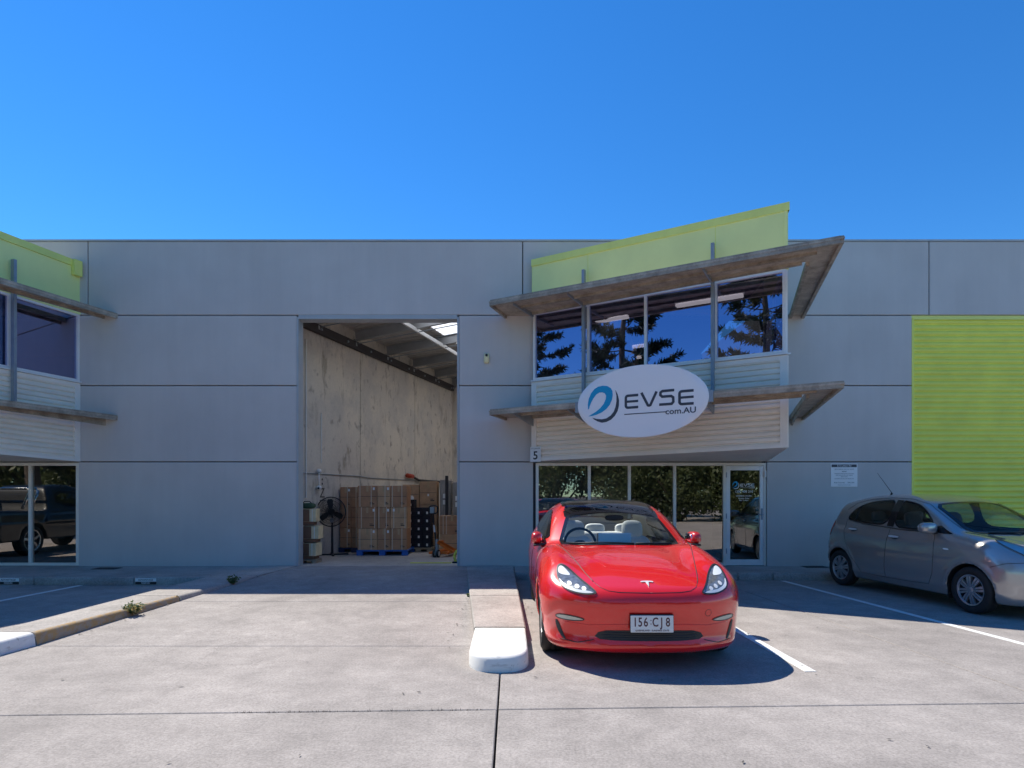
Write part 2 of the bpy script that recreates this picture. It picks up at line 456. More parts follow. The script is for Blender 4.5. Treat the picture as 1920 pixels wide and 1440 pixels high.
# ------------------------------------------------------------------ mesh helpers
class MB:
    def __init__(self):
        self.v, self.f, self.m = [], [], []
    def add(self, verts, faces, mi=0):
        o = len(self.v)
        self.v += [tuple(p) for p in verts]
        self.f += [tuple(i + o for i in q) for q in faces]
        self.m += [mi] * len(faces)
        return self
    def box(self, x0, x1, y0, y1, z0, z1, mi=0, T=None):
        vs = [(x, y, z) for z in (z0, z1) for y in (y0, y1) for x in (x0, x1)]
        fs = [(0, 2, 3, 1), (4, 5, 7, 6), (0, 1, 5, 4), (2, 6, 7, 3), (0, 4, 6, 2), (1, 3, 7, 5)]
        if T is not None:
            vs = [T @ Vector(p) for p in vs]
        return self.add(vs, fs, mi)
    def cbox(self, x0, x1, y0, y1, z0, z1, c=0.01, mi=0, T=None):
        lo, hi = (x0, y0, z0), (x1, y1, z1)
        c = min(c, 0.45 * min(hi[i] - lo[i] for i in range(3)))
        vs, idx = [], {}
        for sx in (0, 1):
            for sy in (0, 1):
                for sz in (0, 1):
                    s = (sx, sy, sz)
                    for a in range(3):
                        p = [0, 0, 0]
                        for k in range(3):
                            e = hi[k] if s[k] else lo[k]
                            p[k] = e if k == a else (e - c if s[k] else e + c)
                        idx[(s, a)] = len(vs)
                        vs.append(tuple(p))
        fs = []
        for a in range(3):
            b_, c_ = (a + 1) % 3, (a + 2) % 3
            for s in (0, 1):
                q = []
                for (u, w) in ((0, 0), (1, 0), (1, 1), (0, 1)):
                    k = [0, 0, 0]; k[a] = s; k[b_] = u; k[c_] = w
                    q.append(idx[(tuple(k), a)])
                fs.append(tuple(q) if s else tuple(reversed(q)))
        for a in range(3):
            b_, c_ = (a + 1) % 3, (a + 2) % 3
            for u in (0, 1):
                for w in (0, 1):
                    k0 = [0, 0, 0]; k0[b_] = u; k0[c_] = w
                    k1 = list(k0); k1[a] = 1
                    k0, k1 = tuple(k0), tuple(k1)
                    q = (idx[(k0, b_)], idx[(k1, b_)], idx[(k1, c_)], idx[(k0, c_)])
                    fs.append(q if (u == w) == False else tuple(reversed(q)))
        for s in [(i, j, k) for i in (0, 1) for j in (0, 1) for k in (0, 1)]:
            q = (idx[(s, 0)], idx[(s, 1)], idx[(s, 2)])
            fs.append(q if sum(s) % 2 == 1 else tuple(reversed(q)))
        if T is not None:
            vs = [T @ Vector(p) for p in vs]
        return self.add(vs, fs, mi)
    def prism(self, poly, z0, z1, mi=0):
        """poly: list of (x, y); z0 / z1: number or function(x, y)."""
        n = len(poly)
        a = sum(poly[i][0] * poly[(i + 1) % n][1] - poly[(i + 1) % n][0] * poly[i][1] for i in range(n))
        if a < 0:
            poly = list(reversed(poly))
        F0 = z0 if callable(z0) else (lambda x, y: z0)
        F1 = z1 if callable(z1) else (lambda x, y: z1)
        vs = [(x, y, F0(x, y)) for x, y in poly] + [(x, y, F1(x, y)) for x, y in poly]
        fs = [tuple(reversed(range(n))), tuple(range(n, 2 * n))]
        fs += [(i, (i + 1) % n, n + (i + 1) % n, n + i) for i in range(n)]
        return self.add(vs, fs, mi)
    def beam(self, p0, p1, w, h, up=(0, 0, 1), mi=0, c=0.0):
        p0, p1 = Vector(p0), Vector(p1)
        d = p1 - p0
        L = d.length
        x = d.normalized()
        u = Vector(up)
        y = u.cross(x)
        if y.length < 1e-6:
            y = Vector((0, 1, 0)).cross(x)
        y.normalize()
        z = x.cross(y)
        T = Matrix(((x.x, y.x, z.x, p0.x), (x.y, y.y, z.y, p0.y), (x.z, y.z, z.z, p0.z), (0, 0, 0, 1)))
        if c:
            return self.cbox(0, L, -w / 2, w / 2, -h / 2, h / 2, c, mi, T)
        return self.box(0, L, -w / 2, w / 2, -h / 2, h / 2, mi, T)
    def tube(self, pts, r, n=8, mi=0, cap=True):
        pts = [Vector(p) for p in pts]
        rs = r if isinstance(r, (list, tuple)) else [r] * len(pts)
        vs, fs = [], []
        ref = None
        for i, p in enumerate(pts):
            t = (pts[min(i + 1, len(pts) - 1)] - pts[max(i - 1, 0)]).normalized()
            if ref is None:
                ref = Vector((0, 0, 1)) if abs(t.z) < 0.9 else Vector((1, 0, 0))
            a = t.cross(ref).normalized()
            b = t.cross(a).normalized()
            ref = b.cross(t) * 1.0
            ref = b
            ref = a.cross(t).normalized()
            for k in range(n):
                an = 2 * math.pi * k / n
                vs.append(p + (a * math.cos(an) + b * math.sin(an)) * rs[i])
        for i in range(len(pts) - 1):
            for k in range(n):
                fs.append((i * n + k, i * n + (k + 1) % n, (i + 1) * n + (k + 1) % n, (i + 1) * n + k))
        if cap:
            fs.append(tuple(reversed(range(n))))
            fs.append(tuple((len(pts) - 1) * n + k for k in range(n)))
        return self.add(vs, fs, mi)
    def lathe(self, prof, n=32, T=None, mi=0):
        """prof: (radius, height) pairs, revolved about local z."""
        vs, fs = [], []
        for r, h in prof:
            for k in range(n):
                a = 2 * math.pi * k / n
                vs.append(Vector((r * math.cos(a), r * math.sin(a), h)))
        for i in range(len(prof) - 1):
            for k in range(n):
                fs.append((i * n + k, i * n + (k + 1) % n, (i + 1) * n + (k + 1) % n, (i + 1) * n + k))
        if T is not None:
            vs = [T @ p for p in vs]
        return self.add(vs, fs, mi)
    def sell(self, c, r, e=2.6, nu=20, nv=12, T=None, mi=0):
        """superellipsoid"""
        vs, fs = [], []
        sg = lambda a, p: math.copysign(abs(a) ** p, a)
        p = 2.0 / e
        for j in range(nv + 1):
            ph = -math.pi / 2 + math.pi * j / nv
            for i in range(nu):
                th = 2 * math.pi * i / nu
                q = Vector((c[0] + r[0] * sg(math.cos(ph), p) * sg(math.cos(th), p), c[1] + r[1] * sg(math.cos(ph), p) * sg(math.sin(th), p), c[2] + r[2] * sg(math.sin(ph), p)))
                vs.append(T @ q if T is not None else q)
        for j in range(nv):
            for i in range(nu):
                fs.append((j * nu + i, j * nu + (i + 1) % nu, (j + 1) * nu + (i + 1) % nu, (j + 1) * nu + i))
        return self.add(vs, fs, mi)
    def mesh(self, name, mats, smooth=False):
        me = bpy.data.meshes.new(name)
        me.from_pydata(self.v, [], self.f)
        for m in (mats if isinstance(mats, (list, tuple)) else [mats]):
            me.materials.append(M[m] if isinstance(m, str) else m)
        if any(self.m):
            me.polygons.foreach_set("material_index", self.m)
        if smooth:
            me.polygons.foreach_set("use_smooth", [True] * len(me.polygons))
        me.update()
        return me
    def build(self, name, mats, parent=None, smooth=False, auto=None):
        me = self.mesh(name, mats, smooth)
        if auto is not None:
            me.polygons.foreach_set("use_smooth", [True] * len(me.polygons))
            me.set_sharp_from_angle(angle=math.radians(auto))
        return link(name, me, parent)

def link(name, data, parent=None):
    o = bpy.data.objects.new(name, data)
    COL.objects.link(o)
    if parent is not None:
        o.parent = parent
    return o

def empty(name, loc=(0, 0, 0), rz=0.0):
    o = link(name, None)
    o.empty_display_size = 0.1
    o.location = loc
    o.rotation_euler = (0, 0, rz)
    return o

def tag(o, label=None, cat=None, group=None, kind=None):
    if label: o["label"] = label
    if cat: o["category"] = cat
    if group: o["group"] = group
    if kind: o["kind"] = kind
    return o

def copy_tree(o, parent=None):
    c = o.copy()
    COL.objects.link(c)
    c.parent = parent
    for ch in [x for x in bpy.data.objects if x.parent == o]:
        copy_tree(ch, c)
    return c

def text_mesh(body, size, extrude=0.002, align='CENTER', stretch=1.0, bold=0.0):
    cu = bpy.data.curves.new("text", 'FONT')
    cu.body = body
    cu.size = size
    cu.align_x = align
    cu.align_y = 'CENTER'
    cu.extrude = extrude
    cu.offset = bold
    cu.resolution_u = 3
    o = bpy.data.objects.new("text", cu)
    COL.objects.link(o)
    bpy.context.view_layer.update()
    me = bpy.data.meshes.new_from_object(o)
    COL.objects.unlink(o)
    bpy.data.objects.remove(o)
    if stretch != 1.0:
        for v in me.vertices:
            v.co.x *= stretch
    return me

def text_obj(name, body, size, mat, parent, T, extrude=0.002, align='CENTER', stretch=1.0, bold=0.0):
    """text lying in the local xy plane of T (x right, y up, z towards the reader)"""
    me = text_mesh(body, size, extrude, align, stretch, bold)
    me.transform(T)
    me.materials.clear()
    me.materials.append(M[mat])
    return link(name, me, parent)

def flat_poly(mb, pts, th, T, mi=0):
    """extruded flat polygon (u, v) in plane T, thickness th towards local +z"""
    n = len(pts)
    a = sum(pts[i][0] * pts[(i + 1) % n][1] - pts[(i + 1) % n][0] * pts[i][1] for i in range(n))
    if a < 0:
        pts = list(reversed(pts))
    vs = [T @ Vector((u, v, 0)) for u, v in pts] + [T @ Vector((u, v, th)) for u, v in pts]
    res = delaunay_2d_cdt([Vector(p) for p in pts], [], [list(range(n))], 1, 1e-6)
    fs = []
    if len(res[0]) == n:
        for f in res[2]:
            fs.append(tuple(n + i for i in f))
    else:
        fs.append(tuple(range(n, 2 * n)))
    fs += [(i, (i + 1) % n, n + (i + 1) % n, n + i) for i in range(n)]
    mb.add(vs, fs, mi)

def stroke(mb, pts, w, th, T, mi=0, closed=False):
    """flat ribbon of width w along pts (u, v) with mitred corners"""
    P = [Vector(p) for p in pts]
    n = len(P)
    L, Rr = [], []
    for i in range(n):
        d0 = (P[i] - P[i - 1]).normalized() if i > 0 else (P[1] - P[0]).normalized()
        d1 = (P[i + 1] - P[i]).normalized() if i < n - 1 else (P[-1] - P[-2]).normalized()
        n0, n1 = Vector((-d0.y, d0.x)), Vector((-d1.y, d1.x))
        b = (n0 + n1)
        b = b / max(0.35, b.length_squared / 2) if b.length > 1e-6 else n0
        L.append(P[i] + b * (w / 2)); Rr.append(P[i] - b * (w / 2))
    vs = []
    for z in (0, th):
        for p in L: vs.append(T @ Vector((p.x, p.y, z)))
        for p in Rr: vs.append(T @ Vector((p.x, p.y, z)))
    fs = []
    for i in range(n - 1):
        fs.append((2 * n + n + i, 2 * n + n + i + 1, 2 * n + i + 1, 2 * n + i))
        fs.append((i, i + 1, 2 * n + i + 1, 2 * n + i))
        fs.append((n + i + 1, n + i, 3 * n + i, 3 * n + i + 1))
    fs.append((0, 2 * n, 3 * n, n))
    fs.append((n - 1, 2 * n - 1, 4 * n - 1, 3 * n - 1))
    mb.add(vs, fs, mi)

def frame_T(origin, u, n):
    """local x = u, local z = n (towards the reader), local y = up"""
    u = Vector(u).normalized(); n = Vector(n).normalized()
    y = n.cross(u).normalized()
    o = Vector(origin)
    return Matrix(((u.x, y.x, n.x, o.x), (u.y, y.y, n.y, o.y), (u.z, y.z, n.z, o.z), (0, 0, 0, 1)))
# ------------------------------------------------------------------ ground, slabs, kerbs, markings
WALL_Y = 11.76
FLOOR = 0.13
def ramp_z(y):
    return FLOOR * min(1.0, max(0.0, (y - 6.0) / 5.0))

g = MB()
g.add([(-1500, -1500, -0.07), (1500, -1500, -0.07), (1500, 1500, -0.07), (-1500, 1500, -0.07)], [(0, 1, 2, 3)])
ground = g.build("ground", 'soil')
tag(ground, kind="structure")

def slab(poly, mat, zf=None, gap=0.007, th=0.06):
    """one cast slab: polygon shrunk by the joint, with a small arris"""
    n = len(poly)
    a = sum(poly[i][0] * poly[(i + 1) % n][1] - poly[(i + 1) % n][0] * poly[i][1] for i in range(n))
    if a < 0:
        poly = list(reversed(poly))
    def inset(d):
        out = []
        for i in range(n):
            p0, p1, p2 = Vector(poly[i - 1]), Vector(poly[i]), Vector(poly[(i + 1) % n])
            d0, d1 = (p1 - p0).normalized(), (p2 - p1).normalized()
            n0, n1 = Vector((-d0.y, d0.x)), Vector((-d1.y, d1.x))
            b = n0 + n1
            b = b / max(0.3, (b.length_squared / 2))
            out.append(p1 + b * d)
        return out
    zf = zf or (lambda y: 0.0)
    o0, o1 = inset(gap), inset(gap + 0.006)
    vs = [(p.x, p.y, zf(p.y) - th) for p in o0] + [(p.x, p.y, zf(p.y) - 0.005) for p in o0] + [(p.x, p.y, zf(p.y)) for p in o1]
    fs = [(i, (i + 1) % n, n + (i + 1) % n, n + i) for i in range(n)]
    fs += [(n + i, n + (i + 1) % n, 2 * n + (i + 1) % n, 2 * n + i) for i in range(n)]
    fs.append(tuple(range(2 * n, 3 * n)))
    mb = MB(); mb.add(vs, fs)
    return mb.build("concrete_slab", mat, ground)

def JY(x, c):            # transverse joints run very slightly out of square
    return c + 0.034 * x
def KL(y):               # driveway edge of the left kerb island
    return -4.85 + 0.0982 * (y - 5.0)
def KI(y):               # stall edge of the left kerb island
    return -5.25 + 0.02 * (y - 5.0)
# foreground apron
xs = [-40, -26, -18, -9.2, -4.55, -0.1, 3.92, 8.3, 13, 20, 40]
ys = [-40, -22, -12, -6.0, -1.2, 4.22]
for i in range(len(xs) - 1):
    for j in range(len(ys) - 1):
        x0, x1 = xs[i], xs[i + 1]
        slab([(x0, JY(x0, ys[j])), (x1, JY(x1, ys[j])), (x1, JY(x1, ys[j + 1])), (x0, JY(x0, ys[j + 1]))], 'concrete')
# driveway, ramped up to the warehouse floor
for ya, yb in ((None, 6.0), (6.0, 8.2), (8.2, 11.0), (11.0, 11.765)):
    y0 = ya if ya else 4.22
    L0 = -4.7 if y0 < 5 else KL(y0)
    p = [(L0, y0 if ya else JY(L0, 4.22)), (-0.1, y0 if ya else JY(-0.1, 4.22)), (-0.1, yb), (KL(yb), yb)]
    if ya is None:
        p = [(-9.2, JY(-9.2, 4.22)), (-0.1, JY(-0.1, 4.22)), (-0.1, 6.0), (KL(6.0), 6.0), (KL(5.0), 4.95), (-5.25, 4.95), (-9.2, 4.95)]
    slab(p, 'concrete', ramp_z, 0.006 if ya != 6.0 else 0.003)
# stalls right of the centre kerb
def XR(y): return 3.63 + (9.8 - y) * 0.056
slab([(-0.1, JY(-.1, 4.22)), (XR(4.35), JY(XR(4.35), 4.22)), (XR(10.7), 10.7), (-0.1, 10.7)], 'concrete')
slab([(XR(4.35), JY(XR(4.35), 4.22)), (8.3, JY(8.3, 4.22)), (8.3, 10.7), (XR(10.7), 10.7)], 'concrete')
slab([(8.3, JY(8.3, 4.22)), (13, JY(13, 4.22)), (13, 10.7), (8.3, 10.7)], 'concrete')
slab([(13, JY(13, 4.22)), (20, JY(20, 4.22)), (20, 10.7), (13, 10.7)], 'concrete')
# left stalls
slab([(-9.2, 4.95), (-5.25, 4.95), (KI(10.1), 10.11), (-9.2, 10.11)], 'stallcon')
slab([(-14.5, JY(-14.5, 4.22)), (-9.2, JY(-9.2, 4.22)), (-9.2, 10.11), (-14.5, 10.11)], 'stallcon')
slab([(-20, JY(-20, 4.22)), (-14.5, JY(-14.5, 4.22)), (-14.5, 10.11), (-20, 10.11)], 'stallcon')

# raised footpaths along the building with kerb stones
def footpath(x0, x1, yk, joints, name, poly=None):
    mb = MB()
    mb.prism(poly or [(x0, yk + 0.15), (x1, yk + 0.15), (x1, WALL_Y + 0.03), (x0, WALL_Y + 0.03)], -0.05, FLOOR - 0.004)
    p = mb.build(name, 'kerb')
    tag(p, kind="structure")
    e = [x0] + joints + [x1]
    for a, b in zip(e[:-1], e[1:]):
        k = MB()
        k.cbox(a + 0.005, b - 0.005, yk, yk + 0.147, -0.06, FLOOR + 0.003, 0.018)
        k.build("kerb_stone", 'kerb', p, auto=50)
    return p
footpath(-17.0, -4.37, 10.1, [-14.8, -13.1, -11.4, -9.7, -8.0, -6.33], "footpath",
         poly=[(-17.0, 10.25), (KL(10.3) - 0.02, 10.25), (KL(11.0) - 0.01, WALL_Y + 0.03), (-17.0, WALL_Y + 0.03)])
footpath(0.05, 17.0, 10.68, [1.2, 2.85, 4.0, 4.62, 6.3, 8.0, 9.6, 11.3, 13.0, 14.7], "footpath")

# left kerb island: grey top, faded tan paint on the driveway face, white nose
def island_piece(y0, y1, mats, name, parent, face_off=0.0):
    mb = MB()
    seg = 6
    rows = []
    for i in range(seg + 1):
        y = y0 + (y1 - y0) * i / seg
        xa, xb = KI(y), KL(y)
        top = FLOOR + 0.004
        rows.append([(xa, y, -0.05), (xa + 0.01, y, top - 0.02), (xa + 0.03, y, top), (xb - 0.045, y, top), (xb - 0.018, y, top - 0.012), (xb - 0.004, y, top - 0.035), (xb + 0.016, y, -0.05)])
    n = 7
    vs = [p for r in rows for p in r]
    fs, mi = [], []
    for i in range(seg):
        for k in range(n - 1):
            fs.append((i * n + k, i * n + k + 1, (i + 1) * n + k + 1, (i + 1) * n + k)[::-1])
            mi.append(1 if k >= 3 else 0)
    fs += [tuple(range(n)), tuple(reversed([seg * n + k for k in range(n)]))]
    mi += [0, 0]
    mb.v, mb.f, mb.m = vs, fs, mi
    return mb.build(name, mats, parent, auto=40)
isl = empty("kerb_island", (0, 0, 0)); tag(isl, kind="structure")
island_piece(8.25, 10.28, ['kerb', 'kerb'], "kerb_section", isl)
island_piece(6.03, 8.235, ['kerb', 'tan_paint'], "kerb_section", isl)["label"] = "kerb section with faded tan paint on its face"
island_piece(4.95, 6.015, ['white_paint', 'white_paint'], "kerb_section", isl)["label"] = "white painted kerb end"
# paved wedge that carries the island on to the building
mb = MB(); mb.prism([(KI(10.3), 10.29), (KL(10.29), 10.29), (KL(11.75), 11.75), (KI(10.3) + 0.35, 11.75)], 0.0, FLOOR + 0.005)
mb.build("kerb_section", 'kerb', isl)

# centre kerb with a rounded white nose
cen = empty("kerb_island", (0, 0, 0)); tag(cen, kind="structure")
def CL(y): return -0.386 - 0.0915 * (y - 6.2)
def CR(y): return 0.145 - 0.022 * (y - 6.2)
def cen_piece(y0, y1, mat, z=FLOOR + 0.008):
    mb = MB()
    vs, fs = [], []
    prof = lambda y: [(CL(y), y, -0.05), (CL(y), y, z - 0.015), (CL(y) + 0.015, y, z), (CR(y) - 0.015, y, z), (CR(y), y, z - 0.015), (CR(y), y, -0.05)]
    vs = prof(y0) + prof(y1)
    fs = [(k, 6 + k, 7 + k, k + 1) for k in range(5)] + [(0, 1, 2, 3, 4, 5), (11, 10, 9, 8, 7, 6)]
    mb.add(vs, fs)
    return mb.build("kerb_section", mat, cen, auto=40)
cen_piece(8.245, 11.74, 'kerb')
cen_piece(6.265, 8.235, 'kerb', FLOOR + 0.005)
nose = []
for k in range(0, 25):
    a = math.pi * k / 24
    cx, w = (-0.386 + 0.15) / 2, 0.268
    nose.append((cx + w * math.copysign(abs(math.cos(a)) ** 0.75, math.cos(a)), 5.42 - 0.33 * abs(math.sin(a)) ** 0.85))
pl = [(CR(6.255), 6.255)] + nose + [(CL(6.255), 6.255)]
mb = MB()
cxy = (-0.118, 5.75)
ins = lambda p, d: (p[0] + (cxy[0] - p[0]) * d, p[1] + (cxy[1] - p[1]) * d)
n = len(pl)
vs = [(x, y, -0.05) for x, y in pl] + [(*ins(p, 0.02), 0.105) for p in pl] + [(*ins(p, 0.05), 0.128) for p in pl] + [(*ins(p, 0.10), 0.136) for p in pl]
fs = []
for r in range(3):
    fs += [(r * n + (i + 1) % n, r * n + i, (r + 1) * n + i, (r + 1) * n + (i + 1) % n) for i in range(n)]
fs.append(tuple(reversed(range(3 * n, 4 * n))))
mb.add(vs, fs)
mb.build("kerb_section", 'white_paint', cen, auto=50)["label"] = "rounded white painted kerb nose"

# parking lines
def pline(p0, p1, w=0.085):
    d = (Vector(p1) - Vector(p0)).normalized()
    s = Vector((-d.y, d.x)) * w / 2
    q = [Vector(p0) - s, Vector(p1) - s, Vector(p1) + s, Vector(p0) + s]
    mb = MB()
    mb.prism([(v.x, v.y) for v in q], 0.001, 0.0045)
    o = mb.build("parking_line", 'line')
    tag(o, kind="structure")
pline((2.42, 10.6), (2.53, 5.12), 0.1)
pline((4.75, 10.6), (5.19, 5.5))
pline((-7.18, 10.05), (-7.45, 5.2))
pline((7.4, 10.6), (7.8, 5.5))

# ------------------------------------------------------------------ the building
BLD = empty("warehouse_building", (0, WALL_Y, 0))
tag(BLD, "grey precast warehouse building with lime fascias and an open loading door", "building")
BP = Matrix.Translation((0, -WALL_Y, 0))
def bpart(mb, name, mats, parent=None, auto=None, smooth=False):
    """a part of the building: world coordinates, parented to the root"""
    o = mb.build(name, mats, None, smooth=smooth, auto=auto)
    o.parent = parent or BLD
    if parent is None:
        o.matrix_parent_inverse = BP
    return o
TOPZ = 6.45
J1, J2, J3 = 2.155, 3.64, 5.01
GAP = 0.009
OX0, OX1, OTOP = -4.185, -1.038, 4.955
def wall_panel(x0, x1, z0, z1):
    mb = MB()
    mb.cbox(x0 + GAP, x1 - GAP, WALL_Y, WALL_Y + 0.16, z0 + GAP, z1 - GAP, 0.008)
    return bpart(mb, "wall_panel", 'wall')
# upper band
for x0, x1 in ((-20, -13.5), (-13.5, -8.255), (-8.255, 0.208), (0.208, 8.12), (8.12, 13.0), (13.0, 20)):
    wall_panel(x0, x1, J3, TOPZ)
# left of the loading door, between door and bay, right of the bay, beyond the shutter
DX0, DX1 = 7.79, 11.3
for x0, x1 in ((-8.45, OX0), (OX1, 0.42), (4.95, DX0), (DX1, 14.5), (14.5, 20), (-20, -13.0)):
    for z0, z1 in ((FLOOR - 0.1, J1), (J1, J2), (J2, J3)):
        wall_panel(x0, x1, z0, z1)
# dark backing that closes the joints
for x0, x1, z0, z1 in ((-20, 20, J3 - 0.05, TOPZ - 0.02), (-8.45, OX0 - 0.02, 0, J3), (OX1 + 0.02, 0.5, 0, J3), (4.9, DX0 - 0.02, 0, J3), (DX1, 20, 0, J3), (-20, -13, 0, J3)):
    mb = MB(); mb.box(x0, x1, WALL_Y + 0.10, WALL_Y + 0.22, z0, z1); bpart(mb, "wall_backing", 'joint')
mb = MB(); mb.box(-20, 20, WALL_Y - 0.012, WALL_Y + 0.20, TOPZ - 0.004, TOPZ + 0.03); bpart(mb, "parapet_flashing", 'reveal')
# reveals of the loading door
mb = MB(); mb.box(OX0 - 0.005, OX0 + 0.03, WALL_Y - 0.004, WALL_Y + 0.26, FLOOR, OTOP + 0.02); bpart(mb, "door_jamb", 'reveal')
mb = MB(); mb.box(OX1 - 0.03, OX1 + 0.005, WALL_Y - 0.004, WALL_Y + 0.26, FLOOR, OTOP + 0.02); bpart(mb, "door_jamb", 'reveal')
mb = MB(); mb.box(OX0 + 0.03, OX1 - 0.03, WALL_Y - 0.004, WALL_Y + 0.26, OTOP - 0.02, OTOP + 0.06); bpart(mb, "door_lintel", 'reveal')

# ---- warehouse interior (party walls stand skewed to the front)
SK = 0.3
BACK = 21.5
def LWX(y): return -5.0 + SK * (y - 11.9)
mb = MB(); mb.prism([(LWX(12.0) - 1, 11.77), (2.3, 11.77), (5.2, BACK + 0.2), (LWX(BACK) - 1, BACK + 0.2)], FLOOR - 0.12, FLOOR)
bpart(mb, "warehouse_floor", 'floor')
# raw tilt-up panels of the left wall, one joint between each
ps = [11.95, 15.55, 18.6, BACK]
for a, b in zip(ps[:-1], ps[1:]):
    mb = MB(); e = 0.012
    mb.prism([(LWX(a + e), a + e), (LWX(b - e), b - e), (LWX(b - e) - 0.15, b - e + .04), (LWX(a + e) - 0.15, a + e + .04)], FLOOR, 6.3)
    bpart(mb, "party_wall_panel", 'tilt')
mb = MB(); mb.prism([(LWX(11.93) - 0.1, 11.97), (LWX(BACK) - 0.1, BACK), (LWX(BACK) - 0.2, BACK), (LWX(11.93) - 0.2, 11.97)], 0, 6.28); bpart(mb, "wall_backing", 'joint')
mb = MB(); mb.box(LWX(BACK) - 0.3, 5.2, BACK, BACK + 0.15, 0, 6.4); bpart(mb, "back_wall", 'tilt')
mb = MB(); mb.prism([(2.1, 12.05), (2.1 + SK * 9.45, BACK), (2.2 + SK * 9.45, BACK), (2.2, 12.05)], 0, 6.4); bpart(mb, "back_wall", 'tilt')
# front inside face right of the door
mb = MB(); mb.box(OX1 + 0.01, 2.3, WALL_Y + 0.23, WALL_Y + 0.27, FLOOR, 5.6); bpart(mb, "inner_lining", 'greypaint')
mb = MB(); mb.box(-5.2, OX0 - 0.01, WALL_Y + 0.23, WALL_Y + 0.27, FLOOR, 5.6); bpart(mb, "inner_lining", 'greypaint')
mb = MB(); mb.box(OX0 - 0.01, OX1 + 0.01, WALL_Y + 0.23, WALL_Y + 0.27, OTOP + 0.05, 5.6); bpart(mb, "inner_lining", 'greypaint')
# ledger, purlins, roof sheets, skylight
wd = Vector((SK, 1, 0)).normalized()        # along the party wall
wn_ = Vector((1, -SK, 0)).normalized()      # away from it
W0 = Vector((LWX(11.95), 11.95, 0))
mb = MB(); p0 = W0 + wd * 0.05 + wn_ * 0.05; p1 = W0 + wd * 9.9 + wn_ * 0.05
mb.beam((p0.x, p0.y, 5.27), (p1.x, p1.y, 5.30), 0.10, 0.19); led = bpart(mb, "ledger_beam", 'ledger')
for i in range(9):
    q = W0 + wd * (0.8 + i * 1.1) + wn_ * 0.105
    mb = MB(); mb.lathe([(0.0, 0), (0.028, 0), (0.028, 0.03), (0, 0.03)], 8, frame_T((q.x, q.y, 5.27), (wd.x, wd.y, 0), (wn_.x, wn_.y, 0)))
    bpart(mb, "bolt", 'steel', led).matrix_parent_inverse = (BLD.matrix_world @ BP).inverted() if False else Matrix.Identity(4)
RISE = 0.10
def roof_pt(a, d, dz=0.0):                   # a along the wall, d away from it
    p = W0 + wd * a + wn_ * d
    return (p.x, p.y, 5.66 + RISE * d + dz)
def d_max(a, lim):                           # the skewed roof stops at the front wall
    return min(lim, (a * wd.y - 0.14) / -wn_.y)
for y in (13.7, 15.22, 16.78, 18.35, 19.9, 21.35):
    a = (y - 11.95) / wd.y
    mb = MB()
    pa, pb = Vector(roof_pt(a, 0.06, -0.03)), Vector(roof_pt(a, d_max(a, 6.9), -0.03))
    mb.beam(pa + Vector((0, 0, -0.01)), pb + Vector((0, 0, -0.01)), 0.085, 0.015)
    mb.beam(pa + Vector((0, 0, -0.24)), pb + Vector((0, 0, -0.24)), 0.085, 0.015)
    mb.beam(pa + Vector((0, 0.035, -0.125)), pb + Vector((0, 0.035, -0.125)), 0.012, 0.24)
    mb.beam(pa + Vector((0, 0, -0.2)), pa + wn_ * 0.02 + Vector((0, 0, -0.38)), 0.06, 0.06)
    bpart(mb, "purlin", 'purlin')
    t = MB(); t.tube([pa + Vector((0, 0.1, -0.3)), pb + Vector((0, 0.1, -0.3))], 0.012, 6); bpart(t, "sag_rod", 'steel')
def roof_sheet(d0, d1, name, mat, corr=True):
    """ribbed sheet, ribs along the slope"""
    mb = MB(); vs, fs = [], []
    pitch = 0.19
    a, prof = 0.0, []
    while a < 10.0:
        prof += [(a, 0), (a + 0.12, 0), (a + 0.14, 0.03), (a + 0.17, 0.03)]
        a += pitch
    prof = [(aa, h) for aa, h in prof if d_max(aa, d1) > d0 + 0.01]
    for aa, h in prof:
        vs += [roof_pt(aa, d0, h), roof_pt(aa, d_max(aa, d1), h)]
    fs = [(2 * i, 2 * i + 1, 2 * i + 3, 2 * i + 2) for i in range(len(prof) - 1)]
    mb.add(vs, fs)
    return bpart(mb, name, mat)
for d0, d1, nm, mt in ((-0.2, 1.75, "roof_sheet", 'roofsheet'), (1.75, 3.5, "skylight_sheet", 'skylight'), (3.5, 3.9, "roof_sheet", 'roofsheet'), (3.9, 6.7, "skylight_sheet", 'skylight'), (6.7, 7.1, "roof_sheet", 'roofsheet')):  # second, wider skylight strip is out of view, added to brighten the interior
    roof_sheet(d0, d1, nm, mt)
mb = MB(); mb.beam(roof_pt(0.8, 1.75, -0.3), roof_pt(9.6, 1.75, -0.3), 0.05, 0.09); bpart(mb, "skylight_edge", 'white_steel')
# conduit, stencilled mark
def onwall(y, z, off=0.02):
    return Vector((LWX(y), y, z)) + wn_ * off
mb = MB(); mb.tube([onwall(12.2, 2.0), onwall(15.5, 2.0), onwall(15.9, 1.97), onwall(21, 1.97)], 0.012, 6); bpart(mb, "conduit", 'steel')
mb = MB(); mb.tube([onwall(13.35, 4.95), onwall(13.35, 1.45)], 0.016, 6); bpart(mb, "conduit", 'white_steel')
mb = MB(); mb.tube([onwall(13.9, 3.4), onwall(13.9, 2.25)], 0.010, 6); bpart(mb, "conduit", 'white_steel')
Tm = frame_T(onwall(13.95, 1.55, 0.004), (wd.x, wd.y, 0), (wn_.x, wn_.y, 0))
me = text_obj("stencil_mark", "Z", 0.32, 'ledger', BLD, Tm, 0.001); me.matrix_parent_inverse = BP
mb = MB(); flat_poly(mb, [(-0.1, -0.17), (0.14, -0.17), (0.14, -0.15), (-0.1, -0.15)], 0.002, Tm)
bpart(mb, "stencil_mark", 'ledger')
